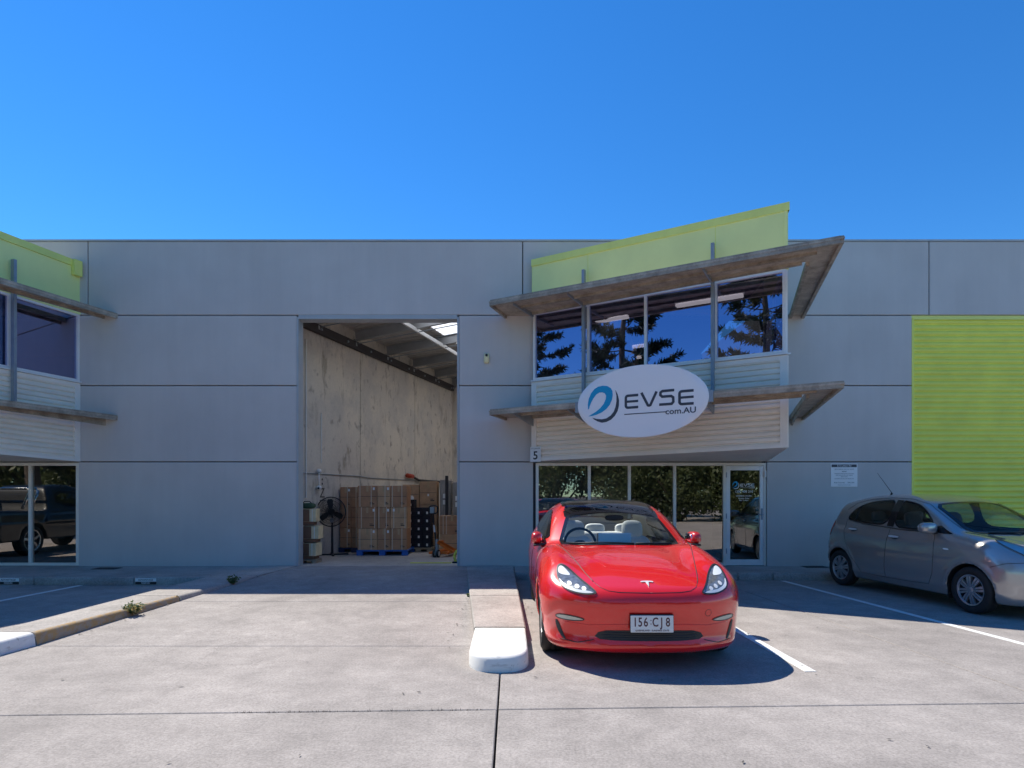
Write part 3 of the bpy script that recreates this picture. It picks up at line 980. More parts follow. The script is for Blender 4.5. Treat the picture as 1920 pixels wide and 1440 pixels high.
for v0 in (0.2, 0.3):
    mb = MB(); flat_poly(mb, [(-0.02, v0), (0.02, v0), (0.02, v0 + .045), (-0.02, v0 + .045)], 0.002, Tm); bpart(mb, "stencil_mark", 'ledger')

# ---- roller shutter of the next unit
shutter = MB(); shutter.box(DX0 + 0.005, DX0 + 0.05, WALL_Y + 0.02, WALL_Y + 0.16, FLOOR, J3 - 0.05); shutter.box(DX0 + .05, DX1 - 0.005, WALL_Y + 0.13, WALL_Y + 0.16, FLOOR, J3 - 0.05)
sh = bpart(shutter, "roller_door", 'shutter')
mb = MB(); mb.box(DX0, DX1, WALL_Y + 0.03, WALL_Y + 0.18, J3 - 0.075, J3 + 0.0); bpart(mb, "shutter_head", 'lime_cap')
slat_pitch = 0.1095
prof = [(0.016, 0.0), (0.018, 0.010), (0.004, 0.016), (-0.012, 0.030), (-0.020, 0.052), (-0.016, 0.076), (0.0, 0.098), (0.016, slat_pitch + 0.001)]
mb = MB()
vs = [(x, WALL_Y + 0.07 + dy, z) for x in (DX0 + 0.03, DX1 - 0.03) for dy, z in prof]
k = len(prof)
mb.add(vs, [(i, i + 1, k + i + 1, k + i)[::-1] for i in range(k - 1)])
slat_me = mb.mesh("slat", 'shutter', True)
nz = int((J3 - 0.09 - FLOOR) / slat_pitch) + 1
for i in range(nz):
    o = link("slat", slat_me, sh)
    o.matrix_parent_inverse = Matrix.Identity(4)
    o.location = (0, 0, FLOOR + i * slat_pitch)

# ---- office bays (fascia, tinted windows, corrugated spandrel, two awnings)
A_ = Vector((0.38, 11.65)); B_ = Vector((4.27, 9.36)); C_ = Vector((4.95, WALL_Y))
ZB_A, ZB_B = 2.16, 2.24           # underside of the spandrel
Z_SILL, Z_HEAD, Z_FTOP = 3.71, 5.02, 6.04
def bay(dx, own):
    A, B, C = A_ + Vector((dx, 0)), B_ + Vector((dx, 0)), C_ + Vector((dx, 0))
    fd = (B - A).normalized(); fn = Vector((fd.y, -fd.x))             # face dir, outward normal
    if fn.y > 0: fn = -fn
    sd = (C - B).normalized(); sn = Vector((sd.y, -sd.x))
    L, LS = (B - A).length, (C - B).length
    def fp(t, z, off=0.0): p = A + fd * t + fn * off; return Vector((p.x, p.y, z))
    def sp(t, z, off=0.0): p = B + sd * t + sn * off; return Vector((p.x, p.y, z))
    up = Vector((0, 0, 1))
    cuts = [0.0, 1.17, 3.43, L]
    # lime fascia panels and their cap
    for a, b in zip(cuts[:-1], cuts[1:]):
        mb = MB(); e = 0.006
        mb.prism([tuple(fp(a + e, 0, 0).xy), tuple(fp(b - e, 0, 0).xy), tuple(fp(b - e, 0, -0.05).xy), tuple(fp(a + e, 0, -0.05).xy)], Z_HEAD + 0.045, Z_FTOP - 0.13)
        bpart(mb, "fascia_panel", 'lime')
    mb = MB(); mb.prism([tuple(fp(0, 0, -0.004).xy), tuple(fp(L, 0, -0.004).xy), tuple(fp(L, 0, -0.06).xy), tuple(fp(0, 0, -0.06).xy)], Z_HEAD + 0.0, Z_FTOP - 0.1); bpart(mb, "fascia_backing", 'lime_cap')
    mb = MB(); mb.prism([tuple(sp(0.0, 0, 0).xy), tuple(sp(LS + .05, 0, 0).xy), tuple(sp(LS + .05, 0, -0.05).xy), tuple(sp(0.0, 0, -0.05).xy)], Z_HEAD + 0.045, Z_FTOP - 0.13); bpart(mb, "fascia_panel", 'lime')
    c1 = fp(-0.0, 0, 0.022); c2 = B + fn * 0.022 + sn * 0.022 * 1.4; c3 = sp(LS + 0.06, 0, 0.022)
    mb = MB()
    mb.prism([tuple(c1.xy), tuple(c2), tuple(fp(L, 0, -0.08).xy), tuple(fp(0, 0, -0.08).xy)], Z_FTOP - 0.128, Z_FTOP); bpart(mb, "fascia_cap", 'lime_cap')
    mb = MB()
    mb.prism([tuple(c2 + sd * 0.004), tuple(c3.xy), tuple(sp(LS, 0, -0.08).xy), tuple(sp(0.08, 0, -0.08).xy)], Z_FTOP - 0.128, Z_FTOP - 0.002); bpart(mb, "fascia_cap", 'lime_cap')
    mb = MB(); mb.cbox(-0.06, 0.10, -0.03, 0.06, -0.30, 0.0, 0.005, 0, frame_T((C.x + sn.x * 0.03, C.y - 0.12 + sn.y * .03, Z_FTOP - 0.004), (sd.x, sd.y, 0), (0, 0, 1))); bpart(mb, "rainhead", 'lime_cap')
    mb = MB(); mb.prism([tuple(fp(.1, 0, -.1).xy), tuple(fp(L - .12, 0, -.1).xy), tuple(sp(LS, 0, -.1).xy), (A.x + .15, WALL_Y)], Z_FTOP - 0.3, Z_FTOP - 0.25); bpart(mb, "bay_roof", 'roofsheet')
    # lime window head, frames, panes
    def framed(fpf, edges, nm, z0=Z_SILL, z1=Z_HEAD):
        T0, T1 = edges[0], edges[-1]
        fr = MB()
        w = 0.045
        for z in (z0 + w / 2, z1 - w / 2):
            fr.beam(fpf(T0, z, -0.03), fpf(T1, z, -0.03), 0.07, w)
        for i, t in enumerate(edges):
            tt = t + (w / 2 if i == 0 else (-w / 2 if i == len(edges) - 1 else 0))
            q0, q1 = fpf(tt, z0 + w, -0.03), fpf(tt, z1 - w, -0.03)
            dirv = fpf(1, 0) - fpf(0, 0)
            fr.beam(q0, q1, 0.07 if False else w, 0.07, up=(dirv.y, -dirv.x, 0))
        f = bpart(fr, nm, 'alu')
        f.matrix_parent_inverse = BP
        for a, b in zip(edges[:-1], edges[1:]):
            p = MB()
            q = [fpf(a + w * .4, z0 + w * .6, -0.035), fpf(b - w * .4, z0 + w * .6, -0.035), fpf(b - w * .4, z1 - w * .6, -0.035), fpf(a + w * .4, z1 - w * .6, -0.035)]
            p.add(q, [(0, 1, 2, 3)])
            bpart(p, "pane", 'glass_up', f)
        return f
    framed(fp, [0.03, 1.17, 2.25, 3.43, L - 0.03], "window")
    framed(sp, [0.03, 1.22, LS - 0.005], "window")
    mb = MB(); mb.beam(fp(0.0, Z_HEAD + 0.02, 0.0), fp(L, Z_HEAD + 0.02, 0.0), 0.04, 0.045); bpart(mb, "window_head", 'lime')
    mb = MB(); mb.beam(sp(0.0, Z_HEAD + 0.02, 0.0), sp(LS, Z_HEAD + 0.02, 0.0), 0.04, 0.045); bpart(mb, "window_head", 'lime')
    mb = MB(); mb.beam(fp(0, Z_SILL - 0.012, 0.012), fp(L, Z_SILL - 0.012, 0.012), 0.07, 0.025); bpart(mb, "sill", 'alu')
    mb = MB(); mb.beam(sp(0, Z_SILL - 0.012, 0.012), sp(LS, Z_SILL - 0.012, 0.012), 0.07, 0.025); bpart(mb, "sill", 'alu')
    # corrugated spandrel with edge trims
    def clad(fpf, T0, T1, zb0, zb1, nm):
        zt = Z_SILL - 0.03
        mb = MB(); tw = 0.11
        vs, fs = [], []
        nrib = 16
        per = [(0.0, 0.0), (0.48, 0.004), (0.56, -0.002), (0.62, -0.030), (0.80, -0.032), (0.90, -0.012)]
        prof = [((i + t) / nrib, o) for i in range(nrib) for t, o in per] + [(1.0, 0.0)]
        for fr_, o in prof:
            for t, zb in ((T0 + tw * .6, zb0), (T1 - tw * .6, zb1)):
                vs.append(fpf(t, zb + 0.03 + (zt - 0.03 - zb) * fr_, o))
        fs = [(2 * i, 2 * i + 1, 2 * i + 3, 2 * i + 2) for i in range(len(prof) - 1)]
        mb.add(vs, fs)
        c = bpart(mb, nm, 'clad')
        for a, b, z0a, z1a, z0b, z1b in ((T0, T0 + tw, zb0, zt, zb0, zt), (T1 - tw, T1, zb1, zt, zb1, zt), (T0 + tw, T1 - tw, zt - 0.07, zt, zt - 0.07, zt), (T0 + tw, T1 - tw, zb0, zb0 + 0.05, zb1, zb1 + 0.05)):
            t = MB(); o1, o0 = 0.014, -0.03
            q = [fpf(a, z0a, o0), fpf(b, z0b, o0), fpf(b, z1b, o0), fpf(a, z1a, o0), fpf(a, z0a, o1), fpf(b, z0b, o1), fpf(b, z1b, o1), fpf(a, z1a, o1)]
            t.add(q, [(4, 5, 6, 7), (0, 1, 5, 4), (2, 3, 7, 6), (1, 2, 6, 5), (3, 0, 4, 7)])
            bpart(t, "corner_trim", 'trim')
    clad(fp, 0.0, L, ZB_A, ZB_B, "cladding_sheet")
    clad(sp, 0.0, LS, ZB_B, ZB_A, "cladding_sheet")
    # soffit
    mb = MB(); mb.add([(A.x, A.y + .02, ZB_A + .004), (B.x, B.y + .02, ZB_B + .004), (C.x, C.y, ZB_A + .004), (A.x, WALL_Y, ZB_A + .004)], [(0, 3, 2, 1)]); bpart(mb, "soffit", 'trim')
    # dark office behind the glass
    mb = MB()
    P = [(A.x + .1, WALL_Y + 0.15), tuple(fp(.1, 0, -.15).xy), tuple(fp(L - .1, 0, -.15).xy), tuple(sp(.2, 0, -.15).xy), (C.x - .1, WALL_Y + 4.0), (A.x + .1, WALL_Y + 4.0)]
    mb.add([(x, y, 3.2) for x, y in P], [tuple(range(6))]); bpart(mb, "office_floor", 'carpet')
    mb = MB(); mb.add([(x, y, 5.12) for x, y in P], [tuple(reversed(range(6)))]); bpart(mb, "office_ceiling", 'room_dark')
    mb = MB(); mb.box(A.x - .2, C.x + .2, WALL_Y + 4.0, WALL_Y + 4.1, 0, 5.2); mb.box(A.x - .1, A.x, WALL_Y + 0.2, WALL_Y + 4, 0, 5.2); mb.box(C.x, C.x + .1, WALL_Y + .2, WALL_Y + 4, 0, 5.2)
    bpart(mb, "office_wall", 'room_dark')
    # posts that carry the awnings
    pts = []
    for t in (1.13, 3.41):
        mb = MB(); b0, b1 = fp(t, 2.95, 0.10), fp(t, 5.6, 0.10)
        mb.beam(b0, b1, 0.075, 0.05, up=(fd.x, fd.y, 0)); po = bpart(mb, "post", 'steel')
        pts.append(t)
    mb = MB(); mb.beam(sp(1.22, 2.95, 0.10), sp(1.22, 5.6, 0.10), 0.075, 0.05, up=(sd.x, sd.y, 0)); bpart(mb, "post", 'steel')
    # awnings
    Lt = Vector((-0.42 + dx, 10.95)); Rc = Vector((4.52 + dx, 8.2)); Wo = Vector((5.69 + dx, WALL_Y)); Wi = Vector((5.40 + dx, WALL_Y)); Ic = Vector((4.40 + dx, 9.03)); Il = fp(-0.02, 0, 0.03).xy; Lw = Vector((-0.15 + dx, WALL_Y - 0.01))
    for zb, nm in ((4.94, "awning"), (2.96, "awning")):
        mb = MB()
        t0, t1 = zb + 0.052, zb + 0.075
        mb.prism([tuple(Lt), tuple(Rc), tuple(Ic), tuple(Il), (Il.x, WALL_Y - .01), tuple(Lw)], t0, t1)
        mb.prism([tuple(Rc + (Rc - Ic) * 0), tuple(Wo), tuple(Wi), tuple(Ic)], t0 + .001, t1 + .001)
        aw = bpart(mb, nm, 'awning')
        def edge(p, q, w=0.05, h=0.10, inset=0.025, dz=0.0, mat='awning_edge'):
            p, q = Vector(p), Vector(q)
            e = MB()
            e.beam((p.x, p.y, zb + h / 2 + dz), (q.x, q.y, zb + h / 2 + dz), w, h)
            bpart(e, "edge_channel", mat, aw)
        n1 = fn * -0.03
        edge(Lt + n1 + fd * .02, Rc + n1 - fd * .06)
        sdv = (Wo - Rc).normalized(); snv = Vector((sdv.y, -sdv.x))
        edge(Rc - snv * 0.03 + sdv * .03, Wo - snv * 0.03, dz=0.002)
        edge(Ic + snv * 0.02 + sdv * .05, Wi + snv * 0.02, 0.05, 0.085)
        edge(Il + fn * 0.08 + fd * .1, Ic - fd * .06 + fn * 0.03, 0.045, 0.05, dz=0.004)
        edge(Lt + Vector((.03, .03)), Lw + Vector((.03, 0)), 0.045, 0.075)
        midp = (Lt + Il) / 2
        e = MB(); s0 = Lt + (Il - Lt) * 0.5 + fd * .15; s1 = Rc + (Ic - Rc) * 0.5 - fd * .1
        e.beam((s0.x, s0.y, zb + .035), (s1.x, s1.y, zb + .035), 0.04, 0.045); bpart(e, "purlin_rail", 'awning_edge', aw)
        # brackets under the posts
        for t in pts + [0.05]:
            e = MB(); b = fp(t, zb + 0.03, 0.04); o = fp(t, zb + 0.03, 0.78)
            vs = [b + Vector((0, 0, -.16 if zb < 4 else -.05)), o + Vector((0, 0, -.02)), o + Vector((0, 0, .02)), b + Vector((0, 0, .02))]
            sh_ = Vector((fd.x, fd.y, 0)) * 0.012
            e.add([v - sh_ for v in vs] + [v + sh_ for v in vs], [(0, 1, 2, 3), (7, 6, 5, 4), (0, 4, 5, 1), (1, 5, 6, 2), (3, 2, 6, 7), (0, 3, 7, 4)])
            bpart(e, "bracket", 'steel', aw)
        if zb < 4:
            e = MB(); b = Vector((Wi.x + .05, WALL_Y, zb)); o = Ic + Vector((.1, .25))
            vs = [Vector((b.x, b.y, zb - 0.10)), Vector((o.x, o.y, zb - 0.0)), Vector((o.x, o.y, zb + .05)), Vector((b.x, b.y, zb + .05))]
            e.add([v + Vector((-.01, 0, 0)) for v in vs] + [v + Vector((.01, 0, 0)) for v in vs], [(0, 1, 2, 3), (7, 6, 5, 4), (0, 4, 5, 1), (1, 5, 6, 2), (3, 2, 6, 7), (0, 3, 7, 4)])
            bpart(e, "bracket", 'awning_edge', aw)
    # shopfront below
    Y = WALL_Y + 0.03
    ex = [0.49, 1.505, 2.285, 3.167, 4.14] if own else [0.49, 1.505, 2.285, 3.167, 3.98, 4.905]
    z0, z1, w = FLOOR + 0.005, 2.135, 0.055
    fr = MB()
    fr.box(ex[0] + dx - w / 2, 4.935 + dx, Y - .04, Y + .05, z1 - w, z1 + 0.0)
    fr.box(ex[0] + dx - w / 2, ex[-1] + dx + w / 2, Y - .04, Y + .05, z0, z0 + w)
    for i, x in enumerate(ex):
        fr.box(x + dx - w / 2, x + dx + w / 2, Y - .038, Y + .048, z0 + w * 1.001, z1 - w * 1.001)
    if own:
        fr.box(4.905 + dx, 4.935 + dx, Y - .038, Y + .048, z0, z1 - w * 1.001)
    f = bpart(fr, "shopfront_frame", 'alu_low'); f.matrix_parent_inverse = BP
    for a, b in zip(ex[:-1], ex[1:]):
        p = MB(); p.add([(a + dx + .02, Y, z0 + .03), (b + dx - .02, Y, z0 + .03), (b + dx - .02, Y, z1 - .03), (a + dx + .02, Y, z1 - .03)], [(0, 1, 2, 3)])
        bpart(p, "pane", 'glass_low', f)
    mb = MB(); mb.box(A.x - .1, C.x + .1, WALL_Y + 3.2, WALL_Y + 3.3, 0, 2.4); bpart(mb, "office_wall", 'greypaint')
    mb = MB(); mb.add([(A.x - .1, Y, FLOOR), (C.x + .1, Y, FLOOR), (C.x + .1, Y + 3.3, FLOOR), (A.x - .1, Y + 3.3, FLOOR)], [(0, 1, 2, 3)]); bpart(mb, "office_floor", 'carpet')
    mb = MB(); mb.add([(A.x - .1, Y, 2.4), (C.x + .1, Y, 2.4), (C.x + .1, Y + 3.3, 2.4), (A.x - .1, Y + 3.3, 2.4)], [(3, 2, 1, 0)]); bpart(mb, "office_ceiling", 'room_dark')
    mb = MB(); mb.box(A.x - 0.05, C.x + .0, WALL_Y + 0.1, WALL_Y + 0.2, 2.135, 3.2); bpart(mb, "wall_backing", 'wall')
    return fp, sp, fd, fn, L
bay_r = bay(0.0, True)
bay(-13.36, False)
# ------------------------------------------------------------------ office door (part of the building)
Y = WALL_Y + 0.03
dx0, dx1, dz0, dz1 = 4.172, 4.90, FLOOR + 0.008, 2.075
mb = MB()
mb.cbox(dx0, dx0 + 0.075, Y - .03, Y + .02, dz0, dz1, .004)
mb.cbox(dx1 - 0.075, dx1, Y - .03, Y + .02, dz0, dz1, .004)
mb.cbox(dx0 + .075, dx1 - 0.075, Y - .029, Y + .019, dz1 - 0.085, dz1, .004)
mb.cbox(dx0 + .075, dx1 - 0.075, Y - .029, Y + .019, dz0, dz0 + 0.115, .004)
door = bpart(mb, "door", 'alu')
p = MB(); p.add([(dx0 + .06, Y - .005, dz0 + .1), (dx1 - .06, Y - .005, dz0 + .1), (dx1 - .06, Y - .005, dz1 - .07), (dx0 + .06, Y - .005, dz1 - .07)], [(0, 1, 2, 3)])
bpart(p, "pane", 'glass_low', door)
h = MB(); h.cbox(dx1 - .052, dx1 - .022, Y - .045, Y - .03, 1.03, 1.25, .004); h.tube([(dx1 - .037, Y - .045, 1.13), (dx1 - .037, Y - .08, 1.13), (dx1 - .13, Y - .08, 1.13)], 0.009, 8)
bpart(h, "handle", 'steel', door)
for z in (0.42, 1.1, 1.9):
    h = MB(); h.cbox(dx0 - .012, dx0 + .008, Y - .045, Y - .028, z - .05, z + .05, .003); bpart(h, "hinge", 'steel', door)
h = MB(); h.cbox(dx1 + .0, dx1 + .035, Y - .065, Y - .042, 1.86, 1.98, .003); bpart(h, "latch", 'white_plain', door)
def logo(parent, T, s, blue, dark, th, pfx):
    """the oval sign's mark and lettering; coordinates traced in millimetres of the 2.11 m sign"""
    def q(x, y):
        return (((x - 974) / 1622 * 2.11) * s, (-(y - (555 - 0.083 * (x - 974))) * 1.142 / 890) * s)
    outs = []
    sw = [(305, 665), (302, 600), (315, 530), (345, 460), (390, 405), (440, 375), (500, 363), (560, 367), (605, 392), (628, 430), (633, 480), (622, 540), (595, 600), (550, 655), (490, 700), (420, 732), (360, 748), (310, 755), (350, 730), (410, 695), (470, 645), (515, 590), (540, 535), (545, 490), (528, 460), (495, 447), (455, 450), (415, 475), (380, 520), (350, 570), (328, 620), (318, 660)]
    mb = MB(); flat_poly(mb, [q(*p) for p in sw], th, T); outs.append((mb, "emblem_swoosh", blue))
    cr = [(665, 415), (695, 470), (713, 540), (712, 610), (695, 680), (660, 740), (610, 790), (550, 820), (490, 832), (430, 815), (385, 792), (362, 770), (420, 785), (490, 788), (550, 775), (605, 738), (645, 690), (668, 630), (680, 560), (680, 490)]
    mb = MB(); flat_poly(mb, [q(*p) for p in cr], th, T); outs.append((mb, "emblem_crescent", dark))
    W = 0.040 * s
    def E(x0, x1, yt, ym, yb):
        mb = MB()
        r = 27
        f = lambda x, y: (x, y - 0.083 * (x - x0))
        path = [(x1, yt), (x0 + r, yt)] + [(x0 + r - r * math.sin(a), yt + r - r * math.cos(a)) for a in (0.4, 0.8, 1.2)] + [(x0, yt + r), (x0, yb - r)] + [(x0 + r - r * math.cos(a), yb - r + r * math.sin(a)) for a in (0.4, 0.8, 1.2)] + [(x0 + r, yb), (x1, yb)]
        stroke(mb, [q(*f(x, y)) for x, y in path], W, th, T)
        stroke(mb, [q(*f(x, y)) for x, y in ((x0 + 14, ym), (x1, ym))], W * .9, th, T)
        return mb
    outs.append((E(800, 955, 492, 565, 640), "letter", dark))
    outs.append((E(1452, 1615, 438, 512, 590), "letter", dark))
    mb = MB(); stroke(mb, [q(995, 452), (q(1075, 605)), q(1090, 608), q(1105, 602), q(1180, 436)], W, th, T); outs.append((mb, "letter", dark))
    mb = MB(); path = [(1390, 420), (1250, 433), (1228, 450), (1226, 480), (1248, 500), (1355, 492), (1378, 508), (1380, 560), (1360, 585), (1212, 597)]
    stroke(mb, [q(*p) for p in path], W, th, T); outs.append((mb, "letter", dark))
    mb = MB(); stroke(mb, [q(780, 722), q(1293, 681)], 0.014 * s, th, T); outs.append((mb, "underline", dark))
    res = []
    for mb, nm, mt in outs:
        o = mb.build(nm, mt, parent)
        res.append(o)
    c = q(1465, 668)
    res.append(text_obj("lettering", "com.AU", 0.125 * s, dark, parent, T @ Matrix.Translation((c[0], c[1], th / 2)), th / 2, 'CENTER', 1.12, 0.002 * s))
    return res
Td = frame_T((4.515, Y - .007, 1.70), (1, 0, 0), (0, -1, 0))
sc = 0.25
for o in logo(door, Td, sc, 'sign_blue', 'white_plain', 0.0015, "door"):
    pass
for body, z, size in (("1300 406 210", 1.575, 0.062), ("OPENING HOURS", 1.49, 0.036), ("Monday - Friday", 1.445, 0.031), ("9am - 5.00pm", 1.405, 0.031)):
    text_obj("lettering", body, size, 'white_plain', door, frame_T((4.52, Y - .007, z), (1, 0, 0), (0, -1, 0)), 0.001, 'CENTER', 1.05, 0.0005)

# ------------------------------------------------------------------ signs and wall fittings
fp, sp, fd, fn, BL = bay_r
fd3, fn3 = Vector((fd.x, fd.y, 0)), Vector((fn.x, fn.y, 0))
awd = Vector((4.94, -2.75, 0)).normalized(); awn = Vector((awd.y, -awd.x, 0))
if awn.y > 0: awn = -awn
sc0 = Vector((2.045, 9.58, 2.985)) + awn * 0.05
sign = empty("oval_sign", (sc0.x, sc0.y, 2.4))
tag(sign, "large white oval sign reading EVSE com.AU hung on the lower awning", "sign")
SI = Matrix.Translation((-sc0.x, -sc0.y, -2.4))
T = frame_T(sc0, awd, awn)
mb = MB(); n = 96
a, b = 1.055, 0.571
vs = [T @ Vector((a * math.cos(2 * math.pi * k / n) * s, b * math.sin(2 * math.pi * k / n) * s, z)) for s, z in ((1, -0.02), (1, 0.012), (0.994, 0.016)) for k in range(n)]
fs = [(r * n + k, r * n + (k + 1) % n, (r + 1) * n + (k + 1) % n, (r + 1) * n + k) for r in range(2) for k in range(n)] + [tuple(range(2 * n, 3 * n)), tuple(reversed(range(n)))]
mb.add(vs, fs)
o = mb.build("sign_board", 'sign_white', sign, auto=40); o.matrix_parent_inverse = SI
for o in logo(sign, T @ Matrix.Translation((0, 0, 0.0165)), 1.0, 'sign_blue', 'sign_grey', 0.003, "sign"):
    o.matrix_parent_inverse = SI
for t in (-1.06, 1.06):
    mb = MB(); c = Vector((t, -0.02 if t < 0 else 0.0, -0.05))
    mb.cbox(c.x - .05, c.x + .05, c.y - .09, c.y + .09, -0.07, 0.0, .004, 0, T); o = mb.build("clamp", 'steel', sign); o.matrix_parent_inverse = SI

Tn = frame_T(fp(0.098, 2.29, 0.02), fd3, fn3)
ns = empty("unit_number_sign", tuple(fp(0.098, 2.16, 0.02))); NI = Matrix.Translation(-ns.location)
tag(ns, "small white sign with the number 5 at the spandrel's lower left corner", "sign")
mb = MB(); mb.cbox(-0.118, 0.118, -0.145, 0.145, 0, 0.008, .003, 0, Tn); o = mb.build("board", 'white_plain', ns); o.matrix_parent_inverse = NI
o = text_obj("lettering", "5", 0.22, 'ink', ns, Tn @ Matrix.Translation((0, -0.03, 0.0095)), 0.001, 'CENTER', 1.0, 0.004); o.matrix_parent_inverse = NI
o = text_obj("lettering", "515 Lytton Rd", 0.034, 'ink_grey', ns, Tn @ Matrix.Translation((0, 0.11, 0.0095)), 0.001, 'CENTER', 1.0, 0.0005); o.matrix_parent_inverse = NI

nx, nz_ = (1582 - 960) / 96.3, CAM_H + (930 - 891) / 96.3
nt_ = empty("notice_sign", (nx, WALL_Y, nz_ - 0.22)); NI = Matrix.Translation(-nt_.location)
tag(nt_, "white notice board with a dark heading on the grey wall above the silver hatchback", "sign")
Tn = frame_T((nx, WALL_Y - 0.001, nz_), (1, 0, 0), (0, -1, 0))
mb = MB(); mb.cbox(-0.26, 0.26, -0.225, 0.225, -0.002, 0.008, .003, 0, Tn); o = mb.build("board", 'sign_white', nt_); o.matrix_parent_inverse = NI
mb = MB(); mb.box(-0.245, 0.245, 0.155, 0.21, 0.0082, 0.0095, 0, Tn); o = mb.build("heading_band", 'sign_grey', nt_); o.matrix_parent_inverse = NI
for body, v, sz, mt in (("515 Lytton Rd", 0.182, 0.052, 'white_plain'), ("VISITOR PARKING ONLY ON THIS SITE", 0.115, 0.024, 'ink_grey'), ("NOTICE", 0.07, 0.026, 'ink'), ("Unauthorised vehicles parked on this property", 0.03, 0.022, 'ink_grey'), ("will be removed at the owner's expense", 0.0, 0.022, 'ink_grey'), ("without notice", -0.03, 0.024, 'ink_grey'), ("No standing at any time in the driveway areas", -0.068, 0.022, 'ink_grey'), ("Body Corporate      3395 2045", -0.145, 0.034, 'ink_grey'), ("All parking at own risk to vehicle", -0.19, 0.020, 'ink_grey')):
    o = text_obj("lettering", body, sz, mt, nt_, Tn @ Matrix.Translation((0, v, 0.0105)), 0.0006, 'CENTER', 0.92, 0.0004); o.matrix_parent_inverse = NI

sx_, sz_ = (912.5 - 960) / 96.3, CAM_H + (930 - 672) / 96.3
sen = empty("wall_sensor", (sx_, WALL_Y, sz_ - .1)); NI = Matrix.Translation(-sen.location)
tag(sen, "small cream sensor box with a dark lens on the grey wall left of the bay", "sensor")
mb = MB(); mb.cbox(sx_ - .052, sx_ + .052, WALL_Y - .055, WALL_Y - .0005, sz_ - .10, sz_ + .085, .014); o = mb.build("housing", 'yellow_lamp', sen, auto=50); o.matrix_parent_inverse = NI
mb = MB(); mb.sell((sx_, WALL_Y - .055, sz_ + .05), (.027, .02, .027), 2.0, 14, 8); o = mb.build("lens", 'black', sen, smooth=True); o.matrix_parent_inverse = NI

# name plates on the left kerb
for px, lab in ((273.5, "white and black name plate on the kerb face nearest the driveway"), (16, "white and black name plate on the kerb face at the frame's left edge")):
    x = (px - 960) / 1133 * 10.1
    kp = empty("kerb_plate", (x, 10.1, 0)); NI = Matrix.Translation(-kp.location)
    tag(kp, lab, "name plate", "name plates on the kerb")
    Tn = frame_T((x, 10.0995, 0.068), (1, 0, 0), (0, -1, 0))
    mb = MB(); mb.cbox(-0.175, 0.175, -0.01, 0.048, -.001, 0.006, .002, 0, Tn); o = mb.build("plate", 'white_plain', kp); o.matrix_parent_inverse = NI
    mb = MB(); mb.cbox(-0.175, 0.175, -0.055, -0.0102, -.001, 0.0055, .002, 0, Tn); o = mb.build("plate", 'ink', kp); o.matrix_parent_inverse = NI
    o = text_obj("lettering", "ADVANTAGE", 0.042, 'ink', kp, Tn @ Matrix.Translation((0, 0.019, 0.0066)), 0.0004, 'CENTER', 1.0, 0.0004); o.matrix_parent_inverse = NI
    o = text_obj("lettering", "RESERVED", 0.036, 'white_plain', kp, Tn @ Matrix.Translation((0, -0.033, 0.0062)), 0.0004, 'CENTER', 0.9, 0.0004); o.matrix_parent_inverse = NI

# drain grates on the footpath, as flush dark covers
for px, yy in ((200, 11.35), (1528, 11.6)):
    x = (px - 960) / 1133 * yy
    mb = MB()
    for k in range(7):
        mb.box(x - 0.2, x + 0.2, yy - 0.10 + k * 0.032, yy - 0.10 + k * 0.032 + 0.014, FLOOR + .001, FLOOR + .006)
    mb.box(x - .22, x + .22, yy - .12, yy + .13, FLOOR - .02, FLOOR + .0015)
    o = mb.build("drain_grate", 'black_metal')
    tag(o, "dark drain grate in the footpath " + ("left of the driveway" if px < 900 else "behind the silver hatchback"), "drain", "drain grates in the footpath")

# ceiling lights of the upper office
for x, y, lab in ((1.75, 12.0, "lit strip light across the second pane of the upper window"), (3.50, 10.75, "lit strip light across the third and fourth panes of the upper window"), (2.6, 14.2, "lit strip light deep behind the second upper pane"), (2.72, 15.4, "hindmost lit strip light behind the upper window")):
    r = empty("ceiling_light", (x, y, 4.96)); tag(r, lab, "ceiling light", "strip lights in the upper office")
    d = fd3 * 0.60
    mb = MB(); mb.beam(-d + Vector((0, 0, .055)), d + Vector((0, 0, .055)), 0.15, 0.05, c=0.008); mb.build("housing", 'white_plain', r)
    mb = MB(); mb.beam(-d * .97, d * .97, 0.12, 0.05, c=0.012); mb.build("diffuser", 'lit', r)
    for t in (-.7, .7):
        mb = MB(); q = d * t; mb.tube([q + Vector((0, 0, .08)), q + Vector((0, 0, .16))], .006, 5); mb.build("hanger", 'steel', r)

